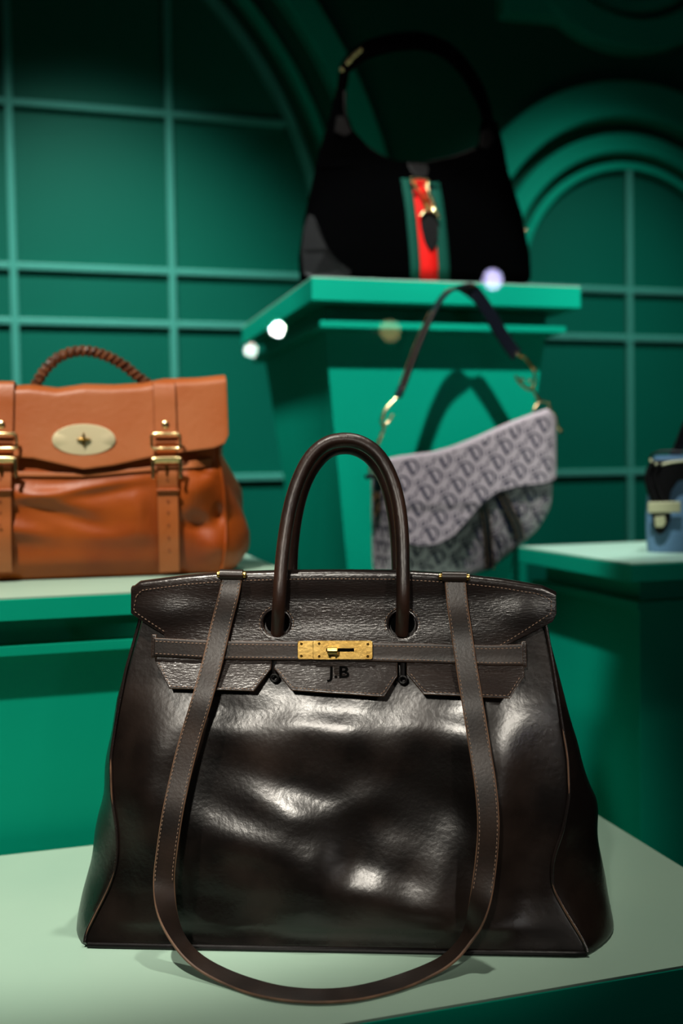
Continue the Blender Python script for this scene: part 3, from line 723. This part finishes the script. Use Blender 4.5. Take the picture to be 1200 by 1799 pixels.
# ================================================================== MONOGRAM SADDLE BAG
FS = Frame(800, 1024, 1.2180, radians(24), dy=.03)
sb = empty('saddle_bag', FS.o, FS.rot, 'grey and navy monogram canvas saddle-shaped bag with gold letter hardware', 'handbag')
Y0 = -.036
def PS(px, py, y=Y0): v = FS.L(px, py, y); return v.x, v.z
bt = [(688, 822), (705, 812), (760, 804), (830, 780), (900, 752), (955, 734), (972, 738), (982, 770)]
bb = [(688, 1018), (720, 1021), (800, 1021), (845, 1015), (885, 1000), (925, 965), (955, 935), (975, 900), (984, 850)]
Tt = [PS(*p) for p in bt]; Bb = [PS(*p) for p in bb]; ftp, fbt = interp_poly(Tt), interp_poly(Bb)
sx0, sx1 = Tt[0][0], (Tt[-1][0]+Bb[-1][0])/2
def dsc(z): return .16+.84*min(1, z/.125)
G = []; nx = 60; nv = 40
for i in range(nx+1):
    x = sx0+(sx1-sx0)*i/nx; a, b = fbt(x), ftp(x); r = []
    e = min(1, (1-i/nx)/.12); e = sqrt(max(0, 1-(1-e)**2)); d = .036*(.25+.75*e)
    zc_, hz = (a+b)/2, (b-a)/2
    for k in range(nv):
        t = 2*pi*k/nv; ct, st = cos(t), sin(t)
        zv = max(0.0005, zc_+hz*np.sign(st)*abs(st)**.35); r.append((x, -d*np.sign(ct)*abs(ct)**.35*(dsc(zv) if ct > 0 else 1), zv))
    G.append(r)
V, Fc = loft(G); nn = nv+1; Fc += [tuple(range(nv))[::-1], tuple(nx*nn+k for k in range(nv))]
raw('body', V, Fc, M['canvas'], sb)
def ssurf(x, z):
    t = (x-sx0)/(sx1-sx0); e = min(1, max(0.0, (1-t)/.12)); e = sqrt(max(0, 1-(1-e)**2)); return -.036*(.25+.75*e)*dsc(z)
fl_t = [(676, 812), (705, 806), (760, 799), (800, 788), (830, 776), (870, 758), (900, 745), (935, 732), (960, 724), (976, 735), (986, 770)]
fl_b = [(684, 900), (692, 935), (712, 955), (735, 960), (765, 957), (795, 940), (820, 912), (845, 882), (870, 864), (905, 855), (950, 850), (975, 842), (986, 825)]
fsurf = lambda x, z: ssurf(x, max(z, .115))
flapS = sheet('flap', fl_t, fl_b, .006, .003, M['canvas'], step=.004, ys=fsurf, parent=sb, conv=PS, curl=.006, edge='navy')
def outline(pts, off, name, r, m):
    pp = [PS(*p) for p in dense(pts, 6)]; return tube(name, [(x, fsurf(x, z)-off, z) for x, z in pp], r, m, sb, 8)
outline(fl_b, .0085, 'flap_binding', .0016, M['navy'])
# woven monogram: letters set in slanting repeats, draped over flap and body
import itertools
def inside(x, z, ft, fb, m=.001): return fb(x)+m < z < ft(x)-m
FTt = [PS(*p) for p in fl_t]; FBb = [PS(*p) for p in fl_b]; fft, ffb = interp_poly(FTt), interp_poly(FBb)
glyph = {c: text_mesh(c, s, shear=.1, offs=f) for c, s, f in (('i', .018, .0002), ('o', .019, .0003), ('r', .018, .0002))}
def big_d(h=.0245):
    # woven capital D: heavy back-slanting stem, thin bowl, small flag stroke
    V = []; Fc = []
    def stroke(pts, ws):
        P_ = [np.array(q) for q in pts]; b = len(V)
        for i, q in enumerate(P_):
            t = P_[min(i+1, len(P_)-1)]-P_[max(i-1, 0)]; t = t/np.linalg.norm(t); nn_ = np.array([-t[1], t[0]])*ws[i]/2
            V.extend([(*(q-nn_)*h, 0), (*(q+nn_)*h, 0)])
        for i in range(len(P_)-1): Fc.append((b+2*i, b+2*i+2, b+2*i+3, b+2*i+1))
    lerp = lambda a, b_, n: [(a[0]+(b_[0]-a[0])*k/n, a[1]+(b_[1]-a[1])*k/n) for k in range(n+1)]
    stroke(lerp((-.28, .46), (.16, -.46), 6), [.17, .2, .2, .2, .2, .2, .17])
    stroke([(-.28+.10, .50)]+[(.02+.46*sin(a)-.05*cos(a), .02+.48*cos(a)) for a in np.linspace(0, pi*.93, 12)]+[(.05, -.46)], [.08]+[.08+.07*sin(pi*k/11) for k in range(12)]+[.08])
    stroke([(-.66, .12), (-.62, .30), (-.5, .42), (-.34, .48), (-.15, .50)], [.05, .09, .10, .10, .10])
    return np.array(V), Fc
glyph['D'] = big_d()
def emb(V, k=.0006):
    return V
def monogram(name, ft, fb, x0, x1, off, excl=None, sf=None):
    VV = []; FF = []
    px, pz, shx = .056, .0245, .0155
    for r in range(-6, 18):
        for c in range(-14, 14):
            for ch, dx, dz in (('D', 0, 0), ('i', .0165, .003), ('o', .0275, .004), ('r', .0385, .008)):
                gx = c*px+r*shx+dx; gz = r*pz+dz+c*.010
                if not (x0-.03 < gx < x1+.03 and -.03 < gz < .3): continue
                gv, gf = glyph[ch]; base = len(VV); ok = []
                for v in gv:
                    u, w_ = v[0], v[1]
                    X, Z = gx+u*cos(.25)-w_*sin(.25)*.3, gz+u*sin(.25)+w_; ok.append(x0 < X < x1 and inside(X, Z, ft, fb) and not (excl and excl(X, Z)))
                    VV.append((X, (sf or ssurf)(X, Z)-off, Z))
                for f in gf:
                    if all(ok[i] for i in f): FF.append(tuple(base+i for i in f))
    me = bpy.data.meshes.new(name); me.from_pydata(VV, [], FF)
    o = link(name, me, M['print'], sb, False); o['kind'] = 'stuff'
    bm = bmesh.new(); bm.from_mesh(me); bmesh.ops.delete(bm, geom=[v for v in bm.verts if not v.link_faces], context='VERTS')
    bmesh.ops.triangulate(bm, faces=bm.faces); bm.to_mesh(me); bm.free()
    return o
monogram('monogram_weave', fft, ffb, FTt[0][0], FTt[-1][0]-.004, .0093, sf=fsurf)
monogram('monogram_weave', ftp, lambda x: fbt(x)+.012, sx0+.002, sx1-.02, .0022, excl=lambda x, z: z > ffb(x)-.002)
# gusset print (left side, facing x-)
o = sb
VV = []; FF = []
for r in range(9):
    for c in range(3):
        for ch, dx, dz in (('D', 0, 0), ('o', .014, .006)):
            gv, gf = glyph[ch]; b0 = len(VV); oy = -.034+c*.026+dx+(r % 2)*.010; oz = .012+r*.024+dz; ok = []
            for v in gv:
                yy = oy-v[0]*.8; zz = oz+v[1]*.8; ok.append(-.030 < yy < .030 and .008 < zz < ftp(sx0)-.012); VV.append((sx0-.0006, yy, zz))
            for f in gf:
                if all(ok[i] for i in f): FF.append(tuple(b0+i for i in f))
me = bpy.data.meshes.new('monogram_weave'); me.from_pydata(VV, [], FF); o = link('monogram_weave', me, M['print'], sb, False); o['kind'] = 'stuff'
# leather bands hanging below the flap (front pocket)
def sband(name, pts, wd, off=.004, m='navy', parent=sb):
    q = []
    for px, py in pts: x, z = PS(px, py, Y0-off); q.append((x, ssurf(x, z)-off, z))
    q = catmull(q, 6); return ribbon(name, q, [(1, 0, 0)]*len(q), wd, .003, [M[m], M[m]], parent), q
for pts in ([(846, 880), (858, 915), (868, 960), (876, 1003)], [(880, 868), (902, 905), (918, 932), (924, 950)]):
    o, q = sband('pocket_band', pts, .017)
    stitches('tan_seam', [[(p[0]+s*.006, p[1]-.0020, p[2]) for p in q] for s in (-1, 1)], M['tanpipe'], o, step=.003, ln=.0027, r=.0005)
# left strap tab with tan outline
tabp = [np.array(FS.L(px, py, .006)) for px, py in ((654, 838), (653, 870), (652, 905))]
tabp = [np.array((sx0-.003, .008, v[2])) for v in tabp]
o = ribbon('strap_tab', catmull(tabp, 5), [(0, 1, 0)]*11, .020, .003, [M['navy'], M['navy']], sb)
z0_, z1_ = tabp[-1][2], tabp[1][2]+.004
tube('tab_piping', [(sx0-.006, .008-.008, z1_), (sx0-.006, .008-.008, z0_+.006), (sx0-.006, .008, z0_), (sx0-.006, .016, z0_+.006), (sx0-.006, .016, z1_), (sx0-.006, .0, z1_)], .0010, M['tanpipe'], sb, 6)
tube('collar', [tuple(FS.L(643, 838, -.01)), tuple(FS.L(690, 832, -.01))], .004, M['navy'], sb, 10)
def gold(name, pts, r, m='gold', y=0.0, n=6):
    q = [tuple(FS.L(px, py, y)) for px, py in pts]; return tube(name, catmull(q, n), r, M[m], sb, 10)
gold('ring', [(668, 842), (678, 836), (682, 822), (676, 812), (664, 814), (658, 826), (662, 838), (670, 842)], .0018, y=-.02)
gold('letter_link', [(650, 835), (651, 812), (660, 790), (668, 768), (674, 752), (670, 740), (676, 722), (690, 705), (702, 692)], .0022)
gold('letter_link', [(672, 748), (682, 742), (690, 728)], .0018)
for px, py in ((668, 770), (674, 748), (672, 733), (664, 778)):
    v = FS.L(px, py, -.004); tube('link_bead', [(v.x, v.y, v.z-.0035), (v.x, v.y, v.z-.002), (v.x, v.y, v.z+.002), (v.x, v.y, v.z+.0035)], [.001, .0034, .0034, .001], M['gold'], sb, 10)
gold('letter_link', [(912, 624), (926, 633), (937, 650), (940, 668), (934, 684), (922, 680), (910, 668), (906, 660)], .0024, 'darkbrass')
gold('letter_link', [(934, 678), (942, 695), (950, 706)], .0022, 'darkbrass')
gold('ring', [(938, 742), (937, 722), (946, 708), (957, 706), (966, 714), (968, 735)], .0016)
gold('post', [(968, 742), (964, 722), (964, 706)], .0018)
gold('side_hook', [(966, 722), (974, 728), (980, 748), (984, 757)], .0018)
for px, py in ((909, 622), (921, 629), (917, 667), (931, 669), (985, 757), (939, 650)):
    v = FS.L(px, py, -.006); tube('link_bead', [(v.x, v.y, v.z-.0036), (v.x, v.y, v.z-.002), (v.x, v.y, v.z+.002), (v.x, v.y, v.z+.0036)], [.001, .0036, .0036, .001], M['gold'], sb, 10)
# shoulder strap of the saddle bag
q = [tuple(FS.L(px, py, yy)) for px, py, yy in ((704, 688, .0), (716, 655, 0), (732, 612, 0), (750, 570, 0), (768, 535, 0), (788, 512, 0), (812, 505, 0), (834, 515, 0), (856, 545, 0), (878, 582, 0), (898, 612, 0), (908, 624, 0))]
q = catmull(q, 8); nq = len(q)
Wd2 = []
for i in range(nq):
    s = min(1, max(0, (i/nq-.40)/.25)); a = .62+(1-s)*.55; Wd2.append((cos(1.35*(1-s)), -sin(1.35*(1-s)), .35*(1-s)))
ws_ = [.018+.005*min(1, i/nq*1.5) for i in range(nq)]
o = ribbon('shoulder_strap', q, Wd2, ws_, .0045, [M['navy'], M['navy']], sb)
sm = []
for sd in (-1, 1):
    L_ = []
    for i in range(int(nq*.62)):
        T = np.array(q[i+1])-np.array(q[max(i-1, 0)]); T /= np.linalg.norm(T); W_ = np.array(Wd2[i]); W_ = W_-T*W_.dot(T); W_ /= np.linalg.norm(W_); Nn = np.cross(T, W_); Nn = -Nn if Nn[1] > 0 else Nn
        L_.append(np.array(q[i])+W_*ws_[i]*.38*sd+Nn*.0024)
    sm.append(L_)
stitches('tan_seam', sm, M['tanpipe'], o, step=.003, ln=.0028, r=.0006, off=(0, 0, 0))
v0 = FS.L(697, 698, 0); tube('strap_end', [tuple(FS.L(706, 680, -.001)), tuple(FS.L(699, 697, -.001))], .0062, M['navy'], sb, 10)

# ================================================================== BLACK SUEDE HOBO
FH = Frame(735, 494, 1.70, TH, dy=.10)
hb = empty('hobo_bag', FH.o, FH.rot, 'black suede hobo bag with green and red webbing stripe and gold piston clasp', 'handbag')
def PH(px, py, y=0): v = FH.L(px, py, y); return v.x, v.z
def hloft(rws, dep, name='body', m='suede', closed_top=True):
    R_ = []; nvh = 36
    fine = []
    for a, b in zip(rws, rws[1:]):
        for t in np.linspace(0, 1, 6, endpoint=False): fine.append(tuple(a[k]*(1-t)+b[k]*t for k in range(4)))
    fine.append(rws[-1])
    for y, xl, xr, d in fine:
        a, b = PH(xl, y), PH(xr, y); zc_ = max(.0008, (a[1]+b[1])/2); c, h = (a[0]+b[0])/2, (b[0]-a[0])/2
        R_.append([(c+h*np.sign(cos(t))*abs(cos(t))**.7, d*np.sign(sin(t))*abs(sin(t))**.8, max(.0008, a[1]+(b[1]-a[1])*(.5+.5*np.sign(cos(t))*abs(cos(t))**.7))) for t in np.linspace(0, 2*pi, nvh, endpoint=False)])
    V, Fc = loft(R_); nn = nvh+1; Fc += [tuple(range(nvh))[::-1], tuple((len(R_)-1)*nn+k for k in range(nvh))]
    return V, Fc
V1, F1 = hloft([(498, 533, 926, .040), (488, 527, 930, .046), (450, 525, 928, .047), (380, 535, 915, .042), (340, 544, 903, .036), (300, 553, 891, .026), (289, 556, 889, .018)], 0)
V2, F2 = hloft([(300, 553, 725, .024), (288, 555, 712, .018), (280, 557, 682, .016), (268, 560, 658, .015), (250, 566, 638, .014), (230, 572, 620, .013), (200, 581, 609, .010), (165, 589, 607, .008), (135, 597, 613, .007)], 0)
V3, F3 = hloft([(300, 735, 891, .024), (287, 745, 889, .018), (282, 768, 888, .017), (276, 800, 887, .016), (266, 830, 885, .015), (250, 842, 881, .014), (215, 845, 872, .010)], 0)
V = list(V1); Fc = list(F1)
for v, f in ((V2, F2), (V3, F3)): n_ = len(V); V += v; Fc += [tuple(n_+i for i in g) for g in f]
raw('body', V, Fc, M['suede'], hb)
# leather piping on the opening
op = [(606, 160), (606, 190), (612, 220), (626, 243), (650, 262), (682, 281), (712, 288), (735, 288), (765, 283), (800, 275), (835, 262)]
tube('opening_trim', catmull([(*[FH.L(*p, -.008)[k] for k in range(3)],) for p in op], 6), .0026, M['blackleather'], hb, 8)
hs = [(600, 150), (606, 122), (625, 100), (650, 86), (680, 77), (710, 73), (740, 73), (772, 82), (802, 104), (828, 138), (848, 178), (858, 220), (860, 262)]
q = catmull([tuple(FH.L(px, py, 0)) for px, py in hs], 8); nq = len(q)
wds = [.0145+.020*sin(pi*min(1, max(0, (i/nq-.05)/.9)))**.6 for i in range(nq)]
Wv = []
for i in range(nq):
    T = np.array(q[min(i+1, nq-1)])-np.array(q[max(i-1, 0)]); T /= np.linalg.norm(T); Wv.append((-T[2]*.95, .3, T[0]*.95))
ribbon('shoulder_strap', q, Wv, wds, .006, [M['suede'], M['suede']], hb)
for px, py in ((634, 88), (628, 93), (622, 98), (616, 105), (611, 110), (601, 122)):
    v = FH.L(px, py, -.010); tube('strap_stud', [(v.x, v.y+.004, v.z), (v.x, v.y, v.z), (v.x, v.y-.002, v.z)], [.0032, .0036, .002], M['gold'], hb, 10)
v = FH.L(614, 232, -.012); 
def patch(name, pts, y, m, parent=hb, th=.0015, dy=None):
    L_ = [PH(px, py, y) for px, py in pts]; n = len(L_)
    V = [(x, (dy(x, z) if dy else y), z) for x, z in L_]+[(x, (dy(x, z) if dy else y)-th, z) for x, z in L_]
    Fc = [tuple(range(n)), tuple(range(n, 2*n))[::-1]]+[(k, n+k, n+(k+1) % n, (k+1) % n) for k in range(n)]
    return bevel_mesh(raw(name, V, Fc, m, parent, False), .0005)
def hsurf(x, z):     # front of the suede body on its middle part
    zz = [PH(735, y, -.04)[1] for y in (498, 488, 450, 380, 340, 300, 289)]
    return -float(np.interp(z, zz, [.040, .046, .047, .042, .036, .026, .018]))
def hstripe(name, pl_, pr_, m, off):
    G = []
    for (ax, ay), (bx, by) in zip(pl_, pr_):
        a, b = PH(ax, ay, -.038), PH(bx, by, -.038); G.append([(a[0]+(b[0]-a[0])*t, hsurf(0, max(.001, a[1]))-off, max(.0012, a[1]+(b[1]-a[1])*t)) for t in (0, .5, 1)])
    V, Fc = grid(G); o = raw(name, V, Fc, m, hb); 
    if sum(p.normal.y for p in o.data.polygons) > 0: o.data.flip_normals()
    solid(o, .0015, 1); return o
ys_ = [292, 320, 350, 380, 410, 440, 470, 495]
lx = lambda a, b: [(a+(b-a)*((y-292)/203)**.8, y) for y in ys_]
hstripe('green_stripe', lx(704, 719), lx(722, 736), M['webgreen'], .0015)
hstripe('red_stripe', lx(722, 736), lx(751, 767), M['webred'], .0015)
hstripe('green_stripe', lx(751, 767), lx(771, 787), M['webgreen'], .0015)
def hs2(x, z): return hsurf(x, z)-.005
patch('closure_tab', [(718, 284), (752, 286), (753, 300), (748, 312), (728, 311), (720, 298)], -.030, M['blackleather'], dy=lambda x, z: hsurf(x, z)-.006)
patch('clasp_tongue', [(736, 372), (764, 374), (768, 400), (766, 425), (760, 438), (755, 442), (749, 438), (742, 424), (737, 400)], -.042, M['blackleather'], dy=hs2)
def hgold(name, pts, r, m='gold', off=.012):
    q = []
    for px, py in pts: x, z = PH(px, py, -.045); q.append((x, hsurf(x, z)-off, z))
    return tube(name, catmull(q, 5), r, M[m], hb, 10)
hgold('clasp_bar', [(724, 314), (738, 313), (754, 317)], .0020)
hgold('clasp_arm', [(726, 314), (731, 328), (738, 340), (744, 355), (746, 372)], .0020, 'darkbrass')
hgold('clasp_arm', [(754, 318), (750, 330), (753, 342), (758, 355), (762, 370), (767, 384)], .0026)
hgold('piston', [(748, 340), (754, 352), (759, 366), (758, 374)], [.004]*16)
hgold('clasp_fork', [(735, 382), (745, 372), (758, 372), (769, 385)], .0022)
for px, py in ((725, 314), (753, 317), (731, 328), (748, 326), (750, 342), (757, 350), (761, 364), (752, 364)):
    x, z = PH(px, py, -.05); y = hsurf(x, z)-.016; tube('clasp_bead', [(x, y+.003, z), (x, y, z), (x, y-.0018, z)], [.0030, .0034, .0016], M['gold'], hb, 10)
patch('corner_patch', [(532, 480), (529, 440), (533, 400), (541, 378), (550, 384), (560, 410), (572, 440), (590, 462), (612, 478), (612, 490), (545, 490)], -.030, M['blackleather'], dy=lambda x, z: -.030-.012*min(1, (x-PH(525, 450, -.03)[0])/.04))
for sg_, px in ((0, 600), (0, 846)):
    pts = ((592, 205), (604, 205), (618, 232), (606, 240), (588, 232)) if px == 600 else ((846, 232), (860, 226), (868, 244), (856, 262), (842, 258))
    patch('strap_anchor', pts, -.016, M['blackleather'])
x, z = PH(920, 405, 0); tube('side_stud', [(x, -.004, z), (x+.004, -.006, z)], .003, M['gold'], hb, 10)

# ================================================================== GREY-BLUE BAG AT THE RIGHT EDGE
FR = Frame(1230, 972, 1.27, radians(-22), dy=.045)
rb = empty('structured_bag', FR.o, FR.rot, 'grey-blue leather bag with black strap and pale bar clasp, cut off by the right edge', 'handbag')
def PR(px, py, y=-.04): v = FR.L(px, py, y); return v.x, v.z
l0 = PR(1134, 958)[0]; ztp = PR(1165, 800)[1]
R_ = []
for t in np.linspace(0, 1, 14):
    z = ztp*t; xl = l0+.010*t+.006*sin(pi*t)*-1; xr = .12; d = .045*(1-.25*t); r = []
    for k in range(32):
        a = 2*pi*k/32; r.append(((xl+xr)/2+(xr-xl)/2*np.sign(cos(a))*abs(cos(a))**.3, d*np.sign(sin(a))*abs(sin(a))**.4, z))
    R_.append(r)
V, Fc = loft(R_); Fc += [tuple(range(32))[::-1], tuple(13*33+k for k in range(32))]
raw('body', V, Fc, M['blue'], rb)
def rpan(name, pts, y, th, m, bev=.001):
    L_ = [PR(px, py, y) for px, py in pts]; n = len(L_); V = [(x, y, z) for x, z in L_]+[(x, y-th, z) for x, z in L_]
    Fc = [tuple(range(n)), tuple(range(n, 2*n))[::-1]]+[(k, n+k, n+(k+1) % n, (k+1) % n) for k in range(n)]
    return bevel_mesh(raw(name, V, Fc, m, rb, False), bev)
rpan('black_side_panel', [(1143, 808), (1134, 828), (1132, 845), (1138, 868), (1146, 884), (1175, 884), (1180, 862), (1192, 845), (1260, 835), (1260, 806), (1190, 808)], -.046, .006, M['blackleather'], .002)
for off_ in (0, 12): 
    q = [FR.L(px, py, -.054) for px, py in ((1148+off_, 812), (1140+off_, 835), (1146+off_, 862), (1156+off_, 884))]; tube('side_fold', catmull([tuple(v) for v in q], 6), .003, M['blackleather'], rb, 8)
rpan('clasp_bar', [(1139, 882), (1196, 881), (1196, 900), (1139, 901)], -.053, .005, M['bone'])
rpan('clasp_tongue', [(1145, 901), (1180, 901), (1176, 920), (1168, 936), (1158, 940), (1150, 932), (1146, 915)], -.047, .006, M['blackleather'], .002)
rpan('clasp_emblem', [(1150, 908), (1168, 906), (1170, 918), (1165, 926), (1152, 926)], -.054, .002, M['bone'], .0006)
tube('rim', [tuple(FR.L(px, py, -.02)) for px, py in ((1142, 806), (1146, 798), (1160, 793), (1180, 792), (1200, 794), (1230, 796))], .0016, M['blackleather'], rb, 8)
tube('rim', [tuple(FR.L(px, py, -.052)) for px, py in ((1142, 806), (1146, 814), (1160, 817), (1180, 812), (1200, 810), (1230, 810))], .0018, M['bone'], rb, 8)
q = catmull([tuple(FR.L(px, py, 0)) for px, py in ((1184, 806), (1196, 778), (1212, 740), (1240, 710), (1275, 705), (1310, 730), (1330, 780), (1335, 806))], 7)
ribbon('shoulder_strap', q, [(.9, .4, .1)]*len(q), .016, .005, [M['blackleather'], M['blackleather']], rb)

# ================================================================== SHOWCASE GLASS AND THE GALLERY LAMPS IT MIRRORS
g = bpy.data.materials.new('showcase_glass'); g.use_nodes = True; nt = g.node_tree; nt.nodes.clear()
out = nt.nodes.new('ShaderNodeOutputMaterial'); mx = nt.nodes.new('ShaderNodeMixShader'); tr = nt.nodes.new('ShaderNodeBsdfTransparent'); gl = nt.nodes.new('ShaderNodeBsdfGlossy')
gl.inputs['Roughness'].default_value = 0.0; mx.inputs[0].default_value = .035
nt.links.new(tr.outputs[0], mx.inputs[1]); nt.links.new(gl.outputs[0], mx.inputs[2]); nt.links.new(mx.outputs[0], out.inputs[0])
GY = .45
me = bpy.data.meshes.new('showcase_pane'); me.from_pydata([(-2.2, GY, .2), (4.0, GY, .2), (4.0, GY, 3.3), (-2.2, GY, 3.3)], [], [(0, 1, 2, 3)])
o = link('showcase_pane', me, g, None, False); rm(o)  # glass pane of the showcase, between viewer and bags
def lamp(px, py, yv, r, col, power, label):
    d = Matrix.Rotation(-TH, 3, 'Z') @ ray(px, py); k = yv/d.y; q = d*k; q.z += CAMZ; c = room_pt(q.x, 2*GY-yv, q.z)
    e = bpy.data.materials.new('lamp_glow'); e.use_nodes = True; b = e.node_tree.nodes['Principled BSDF']; b.inputs['Base Color'].default_value = (0, 0, 0, 1)
    b.inputs['Emission Color'].default_value = (*col, 1); b.inputs['Emission Strength'].default_value = power
    root = empty('gallery_lamp', c, TH, label, 'lamp')
    V, Fc = tube_data([(0, -.05, 0), (0, -.004, 0), (0, 0, 0)], [r*1.3, r*1.5, r*1.5], 24, True, None, (0, 0, 1)); raw('housing', V, Fc, M['blackleather'], root)
    V, Fc = tube_data([(0, .0005, 0), (0, .003, 0)], r, 24, True, None, (0, 0, 1)); raw('bulb', V, Fc, e, root, False)
lamp(487, 579, 2.9, .019, (1, .93, .93), 420, 'small round lamp behind the viewer, mirrored in the glass as the brighter white dot')
lamp(440, 615, 2.9, .018, (.75, 1, .88), 60, 'small round lamp behind the viewer, mirrored in the glass as the dimmer greenish dot')
lamp(865, 491, 2.7, .028, (.62, .58, 1), 45, 'lilac lamp behind the viewer, mirrored in the glass over the pedestal cap')
lamp(685, 581, 2.6, .028, (.6, .55, .2), 9, 'dim amber lamp behind the viewer, mirrored in the glass under the pedestal cap')
